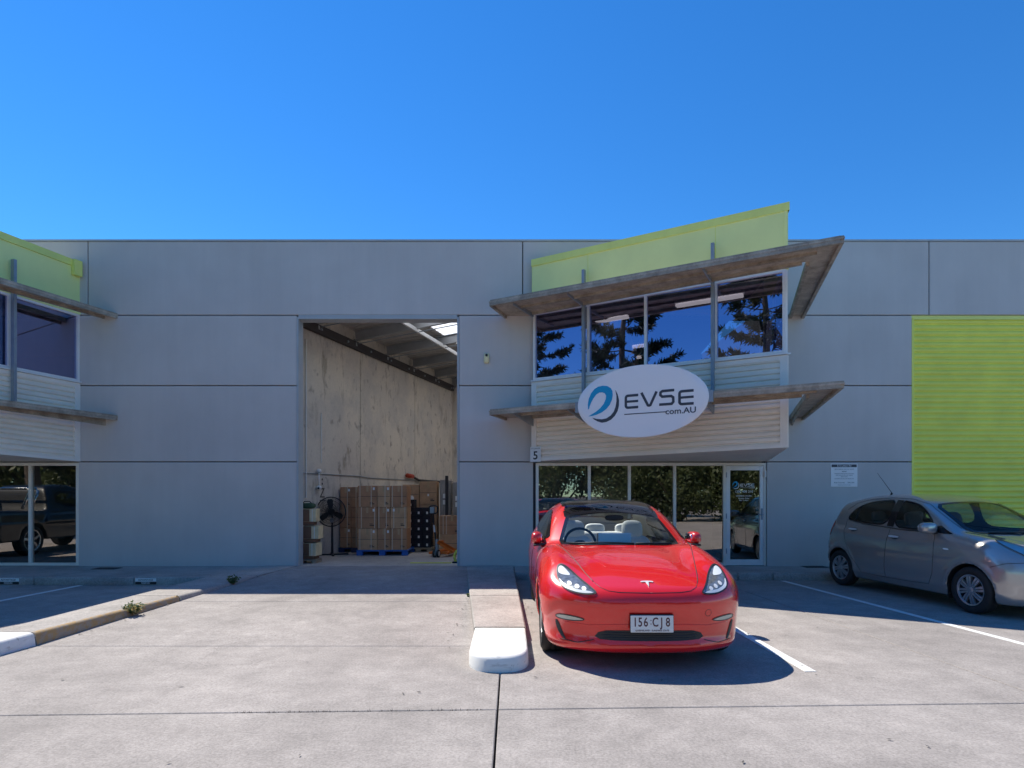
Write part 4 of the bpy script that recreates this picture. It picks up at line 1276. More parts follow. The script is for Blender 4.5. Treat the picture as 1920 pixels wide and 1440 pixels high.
# ------------------------------------------------------------------ goods in the warehouse
def floor_at(px, y):
    return ((px - 960) / 1133 * y, y)
carton_cache = {}
def carton(w, d, h, mat, straps, labels, seam=True):
    """one taped carton; origin at the base centre, front at -y"""
    key = (round(w, 3), round(d, 3), round(h, 3), mat, tuple(straps), tuple(labels))
    r = empty("carton")
    if key not in carton_cache:
        mb = MB(); mb.cbox(-w / 2, w / 2, -d / 2, d / 2, 0, h, 0.006)
        body = mb.mesh("box", mat)
        L = [("box", body)]
        for s in straps:
            mb = MB(); t = 0.0018
            x = s * w
            mb.box(x - .009, x + .009, -d / 2 - t, d / 2 + t, h + .0002, h + t); mb.box(x - .009, x + .009, -d / 2 - t, -d / 2 - .0002, 0.002, h + t)
            L.append(("strap", mb.mesh("strap", 'strap')))
        for (lx, lz) in labels:
            mb = MB(); mb.box(lx * w - .022, lx * w + .022, -d / 2 - .0025, -d / 2 - .0003, lz * h - .03, lz * h + .03)
            L.append(("label", mb.mesh("label", 'label')))
        if h > .3:
            mb = MB(); mb.box(-.024, .024, -d / 2 - .001, -d / 2 - .0001, h * .72, h - .004); mb.box(-.024, .024, -d / 2, d / 2, h + .0001, h + .0008); L.append(("tape", mb.mesh("tape", 'tape')))
            mb = MB(); mb.box(w * .12, w * .36, -d / 2 - .0009, -d / 2 - .0001, h * .13, h * .17); mb.box(w * .12, w * .28, -d / 2 - .0009, -d / 2 - .0001, h * .20, h * .23); L.append(("print", mb.mesh("print", 'ledger')))
        if seam:
            mb = MB(); mb.box(-w / 2 + .01, w / 2 - .01, -d / 2 - .0012, -d / 2 - .0002, h * .5 - .004, h * .5 + .004); L.append(("seam", mb.mesh("seam", 'ledger')))
        carton_cache[key] = L
    for nm, me in carton_cache[key]:
        link(nm, me, r)
    return r
JR = random.Random(99)
def put(o, x, y, z, rz, lab, cat, group=None):
    o.location = (x, y + JR.uniform(-.012, .012), z); o.rotation_euler = (0, 0, rz + JR.uniform(-.004, .004))
    return tag(o, lab, cat, group)
def pallet(name, w, d, h, mat, x, y, rz, lab, blocks=3):
    r = empty(name, (x, y, FLOOR), rz)
    mb = MB(); mb.cbox(-w / 2, w / 2, -d / 2, d / 2, h - 0.03, h, .005); mb.build("deck", mat, r)
    for i in range(blocks):
        for j in (-1, 1):
            bx = -w / 2 + 0.07 + i * (w - 0.14) / (blocks - 1)
            mb = MB(); mb.cbox(bx - .07, bx + .07, j * (d / 2 - .07) - .06, j * (d / 2 - .07) + .06, 0, h - 0.031, .006); mb.build("foot", mat, r)
    return tag(r, lab, "pallet")
ROWS = ("bottom", "middle", "top")
# main stack on the blue pallet
px0, yfront = -3.53, 13.78
pallet("plastic_pallet", 1.17, 1.05, 0.125, 'pallet_blue', -2.965, yfront + 0.52, 0.0, "bright blue plastic pallet under the tall brown carton stack")
cw = [0.45, 0.30, 0.38]
cols = ["left", "centre", "right"]
x = -3.53
for ci, w in enumerate(cw):
    for r in range(3):
        o = carton(w - 0.006, 0.55, 0.487, 'carton' if (ci + r) % 3 else 'carton2', ([-0.3, 0.38] if ci != 1 else [0.1]) if (ci + r) % 2 else [-0.38, 0.2], [(0.33 if ci != 2 else -0.3, 0.86)] if (ci < 2 or r == 1) else [])
        put(o, x + w / 2, yfront + 0.30, FLOOR + 0.127 + r * 0.49, 0.0, f"brown strapped carton, {ROWS[r]} of the {cols[ci]} column on the bright blue pallet", "carton", "cartons on the bright blue pallet")
    x += w
# stack on the navy pallet behind the fan
pallet("plastic_pallet", 0.75, 0.9, 0.11, 'pallet_dark', -3.80, 14.98, 0.0, "dark navy plastic pallet behind the pedestal fan")
x = -4.15
for ci, w in enumerate((0.27, 0.30)):
    for r in range(3):
        o = carton(w - 0.005, 0.6, 0.485, 'carton', [-0.1] if ci else [0.15], [(0.3, 0.85)] if (r + ci) % 2 == 0 else [])
        put(o, x + w / 2, 14.88, FLOOR + 0.113 + r * 0.488, 0.0, f"dark brown carton, {ROWS[r]} of the {'right' if ci else 'left'} column behind the pedestal fan", "carton", "cartons behind the fan")
    x += w
# black cartons
pallet("timber_pallet", 0.68, 0.6, 0.10, 'timber', -2.28, 15.0, 0.0, "low timber pallet under the black cartons")
NTH = ("bottom", "second", "third", "fourth", "fifth", "top")
x = -2.59
for ci, w in enumerate((0.205, 0.205, 0.205)):
    nr = 6 if ci == 0 else 5
    for r in range(nr):
        o = carton(w - 0.004, 0.4, 0.193, 'carton_black', [], [(0.05, 0.35)], True)
        nm = NTH[r] if r < nr - 1 else "topmost"
        put(o, x + w / 2, 14.92, FLOOR + 0.102 + r * 0.195, 0.0, f"black carton with white tag, {nm} of the {cols[ci]} black column", "carton", "black cartons with white tags")
    x += w
for k, (xx, hh) in enumerate(((-2.54, 0.13), (-2.40, 0.10))):
    b = empty("wrapped_bottle", (xx, 14.85, FLOOR + 0.102 + 6 * 0.195 if k == 0 else FLOOR + 0.102 + 6 * 0.195))
    mb = MB(); mb.lathe([(0, 0), (0.04, 0), (0.045, 0.02), (0.042, hh * .6), (0.022, hh * .78), (0.022, hh), (0, hh)], 14); mb.build("bottle", 'white_plain', b, auto=40)
    mb = MB(); mb.lathe([(0.025, hh - .02), (0.025, hh + .012), (0, hh + .012)], 12); mb.build("cap", 'strap', b)
    tag(b, "taller white bottle on the black cartons" if k == 0 else "shorter white bottle on the black cartons", "bottle", "white bottles on the black cartons")
    if k: b.location.x = -2.455
# brown cartons behind the black ones
for x, y, z, w, h, lab in ((-2.60, 15.75, 0.13, 0.42, 0.60, "brown carton at floor level behind the black cartons"), (-2.60, 15.75, 0.732, 0.42, 0.55, "brown carton in the middle behind the black cartons"), (-2.60, 15.75, 1.284, 0.42, 0.50, "topmost brown carton left behind the black cartons"), (-2.15, 15.75, 0.13, 0.44, 0.60, "tan carton at floor level right behind the black cartons"), (-2.15, 15.75, 0.732, 0.44, 0.55, "tan carton in the middle right behind the black cartons"), (-2.15, 15.75, 1.284, 0.44, 0.58, "topmost tan carton right behind the black cartons")):
    o = carton(w, 0.45, h, 'carton2', [], [(0.0, 0.4)])
    put(o, x, y, z, 0.0, lab, "carton", "cartons behind the black ones")
# stretch-wrapped tall cartons
for k, (x, y, w, h, lab) in enumerate(((-1.72, 15.9, 0.30, 1.78, "left tall grey stretch-wrapped carton with white labels"), (-1.38, 15.7, 0.30, 1.72, "right tall grey stretch-wrapped carton with white labels"))):
    o = empty("wrapped_carton", (x, y, FLOOR))
    mb = MB(); mb.cbox(-w / 2, w / 2, -.25, .25, 0, h, .015); mb.build("box", 'wrap', o)
    for lz in (h - .42, h - .58):
        mb = MB(); mb.box(-.07, .07, -.254, -.2505, lz - .06, lz + .06); mb.build("label", 'label', o)
    tag(o, lab, "carton", "stretch-wrapped tall cartons")
mb = MB(); mb.beam((-1.64, 15.2, FLOOR), (-1.64, 15.2, 2.0), 0.075, 0.075, c=.006); o = mb.build("steel_post", 'ledger'); tag(o, "dark steel post standing behind the pallet jack", "post")
# two cartons on the floor at the right
o = carton(0.62, 0.55, 0.44, 'carton2', [], []); put(o, -1.42, 14.75, FLOOR, 0.0, "plain tan carton on the floor behind the pallet jack", "carton")
o = carton(0.60, 0.5, 0.44, 'carton', [-0.35, -0.22], []); put(o, -1.44, 14.74, FLOOR + .442, 0.0, "strapped brown carton on top of the plain tan carton", "carton")
# cream cartons by the left jamb
mb = MB()
for k in range(3):
    mb.cbox(-.2, .2, -.17 + k * .13, -.09 + k * .13, .055, .075, .003)
for k in (-.15, .15):
    mb.cbox(k - .04, k + .04, -.18, .2, 0, .0545, .003)
o = mb.build("timber_skid", 'timber'); o.location = (-4.14, 12.35, FLOOR); tag(o, "small timber skid under the cream cartons", "skid")
for k, (xo, w) in enumerate(((0.0, 0.40), (0.03, 0.41), (-0.02, 0.38))):
    z = FLOOR + 0.078 + k * 0.345
    o = empty("carton", (-4.14 + xo, 12.35, z), 0.08 * (k - 1))
    mb = MB(); mb.cbox(-w / 2, w / 2, -.16, .16, 0.07, 0.33, .006); mb.build("box", 'carton_cream', o)
    mb = MB(); mb.cbox(-w / 2 + .03, w / 2 - .05, -.14, .14, 0, 0.069, .004); mb.build("base_tray", 'kraft_dark', o)
    mb = MB(); mb.box(-.10, .06, -.1635, -.1605, .075, .325); mb.build("label", 'kraft_dark', o)
    for t in (-.14, .12):
        mb = MB(); mb.box(t * w / .4 - .006, t * w / .4 + .006, -.1625, -.1605, .071, .329); mb.build("strap", 'label', o)
    tag(o, f"cream carton with a brown label, {ROWS[k]} of three by the left door jamb", "carton", "cream cartons by the left jamb")
o = empty("tool_bag", (-4.18, 12.35, FLOOR + 0.078 + 3 * 0.345 - 0.012))
mb = MB(); mb.sell((0, 0, .06), (.16, .13, .06), 3.0, 20, 10); mb.build("bag", 'green_bag', o, smooth=True)
mb = MB(); mb.tube([(-.09, -.02, .11), (-.05, -.02, .15), (.05, -.02, .15), (.09, -.02, .11)], .01, 6); mb.build("strap", 'black', o, smooth=True)
tag(o, "dark green canvas bag on top of the cream cartons", "bag")

# pedestal fan
fx, fy = floor_at(623, 13.9)
fan = empty("pedestal_fan", (fx, fy, FLOOR)); tag(fan, "black pedestal fan with a round wire cage in front of the cartons", "fan")
mb = MB(); mb.tube([(0, 0, 0.03), (0, 0, 0.95)], [0.03, 0.018], 10); mb.build("pole", 'black_metal', fan, auto=40)
for a in (0.35, 0.35 + math.pi / 2):
    c, s = math.cos(a), math.sin(a)
    mb = MB(); mb.beam((-0.36 * c, -0.36 * s, 0.02), (0.36 * c, 0.36 * s, 0.02), 0.055, 0.035 if a < 1 else 0.031, c=.006); mb.build("foot", 'black_metal', fan)
hc = Vector((0, -0.10, 1.0)); RF = 0.335
TF = frame_T(hc, (1, 0, 0), (0, -1, 0))
mb = MB(); mb.lathe([(0, -.12), (0.07, -.11), (0.085, -.02), (0.075, .03), (0, .035)], 18, TF); mb.build("motor", 'black', fan, auto=40)
cg = MB()
def circ(r, z, n=40): return [TF @ Vector((r * math.cos(2 * math.pi * k / n), r * math.sin(2 * math.pi * k / n), z)) for k in range(n + 1)]
cg.tube(circ(RF, 0), .012, 6)
for r, z in ((RF * .8, .062), (RF * .55, .085), (RF * .3, .095)):
    cg.tube(circ(r, z, 28), .0035, 4)
for k in range(64):
    a = 2 * math.pi * k / 64
    ray = [TF @ Vector((r * math.cos(a), r * math.sin(a), z)) for r, z in ((.06, .097), (RF * .55, .085), (RF * .85, .055), (RF, 0))]
    cg.tube(ray, .0034, 3, cap=False)
    cg.tube([TF @ Vector((r * math.cos(a), r * math.sin(a), z)) for r, z in ((.08, -.1), (RF * .7, -.075), (RF, 0))], .0034, 3, cap=False)
cg.build("cage", 'black_metal', fan)
for k in range(3):
    mb = MB(); a = math.radians(95 + 120 * k)
    vs = []
    for r, w, tw in ((.05, .03, .35), (.14, .055, .3), (.24, .065, .2), (.29, .045, .15)):
        for s in (-1, 1):
            q = Vector((r, s * w, s * w * tw))
            vs.append(TF @ Vector((q.x * math.cos(a) - q.y * math.sin(a), q.x * math.sin(a) + q.y * math.cos(a), q.z)))
    mb.add(vs, [(2 * i, 2 * i + 1, 2 * i + 3, 2 * i + 2) for i in range(3)]); mb.build("blade", 'black', fan, smooth=True)
mb = MB(); mb.sell((.0, -.03, .80), (.04, .05, .05), 3, 12, 8); mb.build("switch_box", 'steel', fan, smooth=True)

# pallet jack
jx, jy = floor_at(820, 13.45)
pj = empty("pallet_jack", (jx, jy, FLOOR), math.radians(-14)); tag(pj, "orange hand pallet jack with its handle upright by the right jamb", "pallet jack")
def pjp(mb, n, m, auto=40): return mb.build(n, m, pj, auto=auto)
for s in (-.045, .045):
    mb = MB(); TW = frame_T((s, -.06, .085), (0, 1, 0), (1, 0, 0))
    mb.lathe([(0, -.022), (.055, -.022), (.058, -.018), (.058, .018), (.055, .022), (0, .022)], 22, TW, 0); w_ = pjp(mb, "wheel", 'white_plain')
    mb = MB(); mb.lathe([(.058, -.022), (.083, -.022), (.085, -.015), (.085, .015), (.083, .022), (.058, .022)], 22, TW); mb.build("tyre", 'tyre', w_, auto=40)
mb = MB(); mb.lathe([(0, .1), (.05, .1), (.05, .16), (.036, .17), (.036, .36), (.045, .37), (.045, .40), (0, .41)], 16, Matrix.Translation((0, -.03, 0))); pjp(mb, "pump", 'steel')
mb = MB(); mb.tube([(-.01, -.05, .36), (-.035, -.09, .62), (-.06, -.12, 1.02)], .019, 10); pjp(mb, "handle_shaft", 'black_metal')
mb = MB(); mb.tube([(-.03, -.083, .56), (-.043, -.098, .72)], .0215, 10); pjp(mb, "grip_sleeve", 'white_plain')
mb = MB(); mb.cbox(-.12, -.02, -.15, -.10, .98, 1.12, .01); pjp(mb, "control_head", 'steel')
mb = MB(); q = []
for k in range(17):
    a = 2 * math.pi * k / 16
    q.append((-.045 + .10 * math.copysign(abs(math.cos(a)) ** .6, math.cos(a)), -.12, 1.06 + .085 * math.copysign(abs(math.sin(a)) ** .6, math.sin(a))))
mb.tube(q, .016, 8); pjp(mb, "handle_loop", 'black')
mb = MB()
for s in (-1, 1):
    mb.beam((.02, .02 + s * .07, .34), (.30, .30 + s * .15, .10), .035, .06, c=.004)
mb.cbox(-.16, .2, .03, .07, .07, .12, .006); mb.beam((.02, .0, .36), (.12, .06, .36), .16, .03, c=.004); pjp(mb, "frame", 'orange')
for s in (-.17, .17):
    mb = MB(); mb.cbox(s - .07, s + .07, .07, 1.1, .055, .105, .012); mb.cbox(s - .065, s + .065, 1.0, 1.08, 0.004, .06, .01); pjp(mb, "fork", 'orange')

# yellow floor strip and barrier foot, wall hose, camera
mb = MB(); mb.cbox(-2.06, -1.22, 12.19, 12.245, FLOOR, FLOOR + .018, .005); o = mb.build("floor_strip", 'yellow'); tag(o, "bright yellow strip lying on the floor inside the doorway", "floor strip")
bx = -1.12
bf = empty("hazard_lamp_stand", (bx, 12.25, FLOOR)); tag(bf, "orange-yellow curved handle on a black foot beside the right jamb", "stand")
mb = MB(); mb.tube([(.06, 0, .02), (-.035, 0, .05), (-.05, 0, .14), (-.01, 0, .24), (.06, 0, .27)], .026, 10); mb.build("hoop", 'yellow', bf, smooth=True)
mb = MB(); mb.cbox(-.09, .08, -.05, .05, 0, .035, .01); mb.build("foot", 'black', bf, auto=40)
hz = onwall(19.6, 2.05, .05)
ho = empty("wall_hose", tuple(hz)); NI = Matrix.Translation(-ho.location); tag(ho, "dark hose with a red end along the back of the party wall", "hose")
mb = MB(); mb.tube([onwall(18.3, 2.08, .08), onwall(18.7, 1.98, .08), onwall(19.4, 1.97, .08), onwall(21.3, 1.96, .08)], .035, 8); o = mb.build("hose", 'ledger', ho, smooth=True); o.matrix_parent_inverse = NI
mb = MB(); mb.tube([onwall(17.95, 2.10, .08), onwall(18.3, 2.08, .08)], .065, 10); o = mb.build("nozzle", 'red_plastic', ho, smooth=True); o.matrix_parent_inverse = NI
cp = onwall(13.75, 2.06, .06)
cm = empty("security_camera", tuple(cp)); NI = Matrix.Translation(-cm.location); tag(cm, "white security camera on a drop bracket inside the left wall", "camera")
mb = MB(); mb.sell(cp, (.055, .055, .05), 2.4, 16, 10); o = mb.build("junction_box", 'white_plain', cm, smooth=True); o.matrix_parent_inverse = NI
mb = MB(); mb.tube([cp, cp + Vector((0, 0, -.34))], .016, 8); o = mb.build("stem", 'white_plain', cm, smooth=True); o.matrix_parent_inverse = NI
mb = MB(); q = cp + Vector((0, 0, -.38)); mb.sell(q, (.06, .06, .05), 2.2, 16, 10); o = mb.build("housing", 'white_plain', cm, smooth=True); o.matrix_parent_inverse = NI
mb = MB(); mb.sell(q + Vector((.005, -.045, -.01)), (.027, .025, .027), 2, 12, 8); o = mb.build("lens", 'black', cm, smooth=True); o.matrix_parent_inverse = NI
# ------------------------------------------------------------------ cars: smooth bodies from implicit surfaces
def spline(xs, ys, n=600):
    """dense table of a monotone cubic through the points -> vectorised function"""
    xs, ys = np.array(xs, float), np.array(ys, float)
    h = np.diff(xs); d = np.diff(ys) / h
    m = np.zeros_like(xs)
    m[0], m[-1] = d[0], d[-1]
    for i in range(1, len(xs) - 1):
        if d[i - 1] * d[i] <= 0:
            m[i] = 0
        else:
            w1, w2 = 2 * h[i] + h[i - 1], h[i] + 2 * h[i - 1]
            m[i] = (w1 + w2) / (w1 / d[i - 1] + w2 / d[i])
    X = np.linspace(xs[0], xs[-1], n)
    k = np.clip(np.searchsorted(xs, X) - 1, 0, len(h) - 1)
    t = (X - xs[k]) / h[k]
    Yv = (2 * t**3 - 3 * t**2 + 1) * ys[k] + (t**3 - 2 * t**2 + t) * h[k] * m[k] + (-2 * t**3 + 3 * t**2) * ys[k + 1] + (t**3 - t**2) * h[k] * m[k + 1]
    # light smoothing takes the kinks out of the reflections
    kern = np.hanning(41); kern /= kern.sum()
    pad = np.concatenate([Yv[0] + (X[0] - X[20:0:-1]) * -0 + (Yv[0] - Yv[1:21][::-1]) , Yv, Yv[-1] + (Yv[-1] - Yv[-21:-1][::-1])])
    Ys = np.convolve(pad, kern, 'valid')
    return lambda q: np.interp(q, X, Ys)
def smax(a, b, k):
    h = np.maximum(k - np.abs(a - b), 0) / k
    return np.maximum(a, b) + h * h * k * 0.25
def smin(a, b, k):
    return -smax(-a, -b, k)
def sstep(x, a, b):
    t = np.clip((x - a) / (b - a), 0, 1)
    return t * t * (3 - 2 * t)

def surface_nets(f, lo, hi, cell):
    nx, ny, nz = [int(math.ceil((hi[i] - lo[i]) / cell)) + 1 for i in range(3)]
    gx, gy, gz = [lo[i] + cell * np.arange(n) for i, n in enumerate((nx, ny, nz))]
    Xg, Yg, Zg = np.meshgrid(gx, gy, gz, indexing='ij')
    V = f(Xg, Yg, Zg)
    ins = V < 0
    c = np.zeros((nx - 1, ny - 1, nz - 1), int)
    for i in (0, 1):
        for j in (0, 1):
            for k in (0, 1):
                c += ins[i:nx - 1 + i, j:ny - 1 + j, k:nz - 1 + k]
    act = (c > 0) & (c < 8)
    idx = -np.ones(act.shape, int)
    idx[act] = np.arange(act.sum())
    I = np.argwhere(act)
    acc = np.zeros((len(I), 3)); cnt = np.zeros(len(I))
    corners = [(i, j, k) for i in (0, 1) for j in (0, 1) for k in (0, 1)]
    for a in range(8):
        for b in range(a + 1, 8):
            A, B = corners[a], corners[b]
            if sum(abs(A[t] - B[t]) for t in range(3)) != 1:
                continue
            va = V[I[:, 0] + A[0], I[:, 1] + A[1], I[:, 2] + A[2]]
            vb = V[I[:, 0] + B[0], I[:, 1] + B[1], I[:, 2] + B[2]]
            m = (va < 0) != (vb < 0)
            t = np.where(m, va / np.where(va - vb == 0, 1, va - vb), 0)
            p = np.array(A)[None] + t[:, None] * (np.array(B) - np.array(A))[None]
            acc += p * m[:, None]; cnt += m
    P = (I + acc / cnt[:, None]) * cell + np.array(lo)
    faces = []
    for ax in range(3):
        o1, o2 = (ax + 1) % 3, (ax + 2) % 3
        sl0 = [slice(None)] * 3; sl1 = [slice(None)] * 3
        sl0[ax] = slice(0, -1); sl1[ax] = slice(1, None)
        s0, s1 = ins[tuple(sl0)], ins[tuple(sl1)]
        E = np.argwhere(s0 != s1)
        ok = (E[:, o1] > 0) & (E[:, o2] > 0) & (E[:, o1] < V.shape[o1] - 1) & (E[:, o2] < V.shape[o2] - 1)
        E = E[ok]
        flip = s0[E[:, 0], E[:, 1], E[:, 2]]
        def at(d1, d2):
            q = E.copy(); q[:, o1] -= d1; q[:, o2] -= d2
            return idx[q[:, 0], q[:, 1], q[:, 2]]
        q = np.stack([at(1, 1), at(0, 1), at(0, 0), at(1, 0)], 1)
        q[~flip] = q[~flip][:, ::-1]
        faces.append(q)
    F = np.concatenate(faces)
    e = 1e-3
    for _ in range(4):
        x, y, z = P.T
        v = f(x, y, z)
        g = np.stack([(f(x + e, y, z) - f(x - e, y, z)), (f(x, y + e, z) - f(x, y - e, z)), (f(x, y, z + e) - f(x, y, z - e))], 1) / (2 * e)
        gl = np.maximum((g * g).sum(1), 0.05)
        st = (v / gl)[:, None] * g
        ln = np.linalg.norm(st, axis=1, keepdims=True)
        st *= np.minimum(1, cell * 0.4 / np.maximum(ln, 1e-9))
        P = P - st
    return P, F

def in_poly(px, py, poly):
    poly = np.array(poly); res = np.zeros(len(px), bool)
    x0, y0 = poly[:, 0], poly[:, 1]; x1, y1 = np.roll(x0, -1), np.roll(y0, -1)
    for a, b, c, d in zip(x0, y0, x1, y1):
        m = ((b > py) != (d > py)) & (px < (c - a) * (py - b) / ((d - b) if d != b else 1e-9) + a)
        res ^= m
    return res

def round_poly(pts, it=2):
    """Chaikin corner cutting"""
    for _ in range(it):
        out = []
        n = len(pts)
        for i in range(n):
            a, b = pts[i], pts[(i + 1) % n]
            out.append((a[0] * .75 + b[0] * .25, a[1] * .75 + b[1] * .25)); out.append((a[0] * .25 + b[0] * .75, a[1] * .25 + b[1] * .75))
        pts = out
    return pts

def inset_poly(pts, d):
    n = len(pts)
    a = sum(pts[i][0] * pts[(i + 1) % n][1] - pts[(i + 1) % n][0] * pts[i][1] for i in range(n))
    s = 1 if a > 0 else -1
    out = []
    for i in range(n):
        p0, p1, p2 = Vector(pts[i - 1]), Vector(pts[i]), Vector(pts[(i + 1) % n])
        d0, d1 = (p1 - p0), (p2 - p1)
        if d0.length < 1e-7 or d1.length < 1e-7:
            out.append(tuple(p1)); continue
        d0.normalize(); d1.normalize()
        nn = Vector((-d0.y - d1.y, d0.x + d1.x))
        nn = nn.normalized() * s if nn.length > 1e-6 else Vector((0, 0))
        out.append(tuple(p1 + nn * d))
    return out

class Car:
    """body shell + surface patches (glass, lamps, shut lines) cast on to it"""
    AX = {'front': (Vector((0, 1, 0)), lambda u, v: Vector((u, -2, v))), 'top': (Vector((0, 0, -1)), lambda u, v: Vector((u, v, 4))), 'left': (Vector((1, 0, 0)), lambda u, v: Vector((-3, u, v))), 'right': (Vector((-1, 0, 0)), lambda u, v: Vector((3, u, v))), 'rear': (Vector((0, -1, 0)), lambda u, v: Vector((u, 8, v)))}
    def __init__(self, root, f, lo, hi, cell, paint, axles, arch_r, arch_x):
        self.root, self.paint = root, paint
        P, F = surface_nets(f, lo, hi, cell)
        self.P, self.F = P, F
        tri = np.concatenate([F[:, [0, 1, 2]], F[:, [0, 2, 3]]])
        self.bvh = BVHTree.FromPolygons(P.tolist(), tri.tolist())
        self.keep = np.ones(len(F), bool)
        c = P[F].mean(1)
        self.c = c
        nrm = np.cross(P[F[:, 2]] - P[F[:, 0]], P[F[:, 3]] - P[F[:, 1]])
        self.n = nrm / np.maximum(np.linalg.norm(nrm, axis=1, keepdims=True), 1e-9)
        self.liner = np.zeros(len(F), bool)
        for s, z in axles:
            dd = np.hypot(c[:, 1] - s, c[:, 2] - z)
            self.liner |= (dd < arch_r + 0.008) & (np.abs(c[:, 0]) > arch_x - 0.05)
        self.liner |= c[:, 2] < lo[2] + 0.0
    def cut(self, axis, poly):
        c, n = self.c, self.n
        if axis in ('left', 'right'):
            s = -1 if axis == 'left' else 1
            m = (n[:, 0] * s > 0.25) & (c[:, 2] > 0.75) & in_poly(c[:, 1], c[:, 2], poly)
        elif axis == 'top':
            m = (n[:, 2] > 0.05) & (c[:, 2] > 0.8) & in_poly(c[:, 0], c[:, 1], poly)
        else:
            s = -1 if axis == 'front' else 1
            m = (n[:, 1] * s > 0.1) & in_poly(c[:, 0], c[:, 2], poly)
        self.keep &= ~m
    def hit(self, axis, u, v, off):
        d, o = self.AX[axis]
        loc, nn, i, _ = self.bvh.ray_cast(o(u, v), d)
        if loc is None:
            loc, nn, i, _ = self.bvh.find_nearest(o(u, v) + d * 2.2)
        if nn.dot(d) > 0: nn = -nn
        return loc + nn * off
    def patch(self, name, axis, poly, mat, off=0.004, step=0.03, parent=None, hole=None, smooth=True):
        pts = []
        n = len(poly)
        for i in range(n):
            a, b = Vector(poly[i]), Vector(poly[(i + 1) % n])
            k = max(1, int((b - a).length / step))
            pts += [a.lerp(b, t / k) for t in range(k)]
        nb = len(pts)
        edges = [(i, (i + 1) % nb) for i in range(nb)]
        P2 = np.array([tuple(p) for p in pts])
        lo, hi = P2.min(0), P2.max(0)
        gx, gy = np.meshgrid(np.arange(lo[0] + step / 2, hi[0], step), np.arange(lo[1] + step / 2, hi[1], step))
        gx, gy = gx.ravel(), gy.ravel()
        m = in_poly(gx, gy, inset_poly([tuple(p) for p in pts], step * 0.4))
        allp = pts + [Vector((a, b)) for a, b in zip(gx[m], gy[m])]
        r = delaunay_2d_cdt(allp, edges, [], 0, 1e-6)
        vs2, fs = r[0], r[2]
        cen = np.array([[sum(vs2[i].x for i in f) / len(f), sum(vs2[i].y for i in f) / len(f)] for f in fs])
        ok = in_poly(cen[:, 0], cen[:, 1], P2)
        fs = [f for f, o in zip(fs, ok) if o]
        V3 = [self.hit(axis, p.x, p.y, off) for p in vs2]
        d = self.AX[axis][0]
        if fs:
            f = fs[0]
            nn = (V3[f[1]] - V3[f[0]]).cross(V3[f[2]] - V3[f[0]])
            if nn.dot(d) > 0:
                fs = [tuple(reversed(f)) for f in fs]
        mb = MB(); mb.add(V3, fs)
        return mb.build(name, mat, parent or self.root, smooth=smooth)
    def ring(self, name, axis, poly, w, mat, off=0.005, parent=None, outer=0.0):
        n = len(poly)
        rows = [inset_poly(poly, t) for t in (-outer, (w - outer) * 0.33, (w - outer) * 0.66, w - outer)]
        mb = MB()
        vs = [self.hit(axis, p[0], p[1], off) for r in rows for p in r]
        fs = [(r * n + i, r * n + (i + 1) % n, (r + 1) * n + (i + 1) % n, (r + 1) * n + i) for r in range(3) for i in range(n)]
        mb.add(vs, fs)
        return mb.build(name, mat, parent or self.root, smooth=True)
    def seam(self, name, axis, pts, r=0.0035, mat='black', off=0.0, step=0.03, parent=None):
        q = []
        for a, b in zip(pts[:-1], pts[1:]):
            a, b = Vector(a), Vector(b)
            k = max(1, int((b - a).length / step))
            q += [a.lerp(b, t / k) for t in range(k)]
        q.append(Vector(pts[-1]))
        mb = MB(); mb.tube([self.hit(axis, p.x, p.y, off) for p in q], r, 5)
        return mb.build(name, mat, parent or self.root, smooth=True)
    def glass(self, name, axis, poly, w, mat, it=2):
        poly = round_poly(poly, it)
        self.cut(axis, inset_poly(poly, w * 0.5))
        g = self.patch(name, axis, inset_poly(poly, w * 0.4), mat, 0.003, 0.05)
        self.ring("border", axis, poly, w, 'frit', 0.006, g)
        return g
    def finish(self):
        F = self.F
        for m, nm, mt in ((self.keep & ~self.liner, "body", self.paint), (self.keep & self.liner, "wheel_arch", 'black')):
            f = F[m]
            used, inv = np.unique(f, return_inverse=True)
            me = bpy.data.meshes.new(nm)
            me.from_pydata(self.P[used].tolist(), [], inv.reshape(f.shape).tolist())
            me.polygons.foreach_set("use_smooth", [True] * len(me.polygons))
            me.materials.append(M[mt])
            link(nm, me, self.root)

def arch_lip(car, axis, s0, z0, r, mat, zmin):
    pts = []
    for k in range(41):
        a = math.pi * (k / 40) * 1.24 - 0.12 * math.pi
        pts.append((s0 + r * math.cos(a), z0 + r * math.sin(a)))
    pts = [p for p in pts if p[1] > zmin]
    return car.seam("arch_lip", axis, pts, 0.011, mat, -0.004)

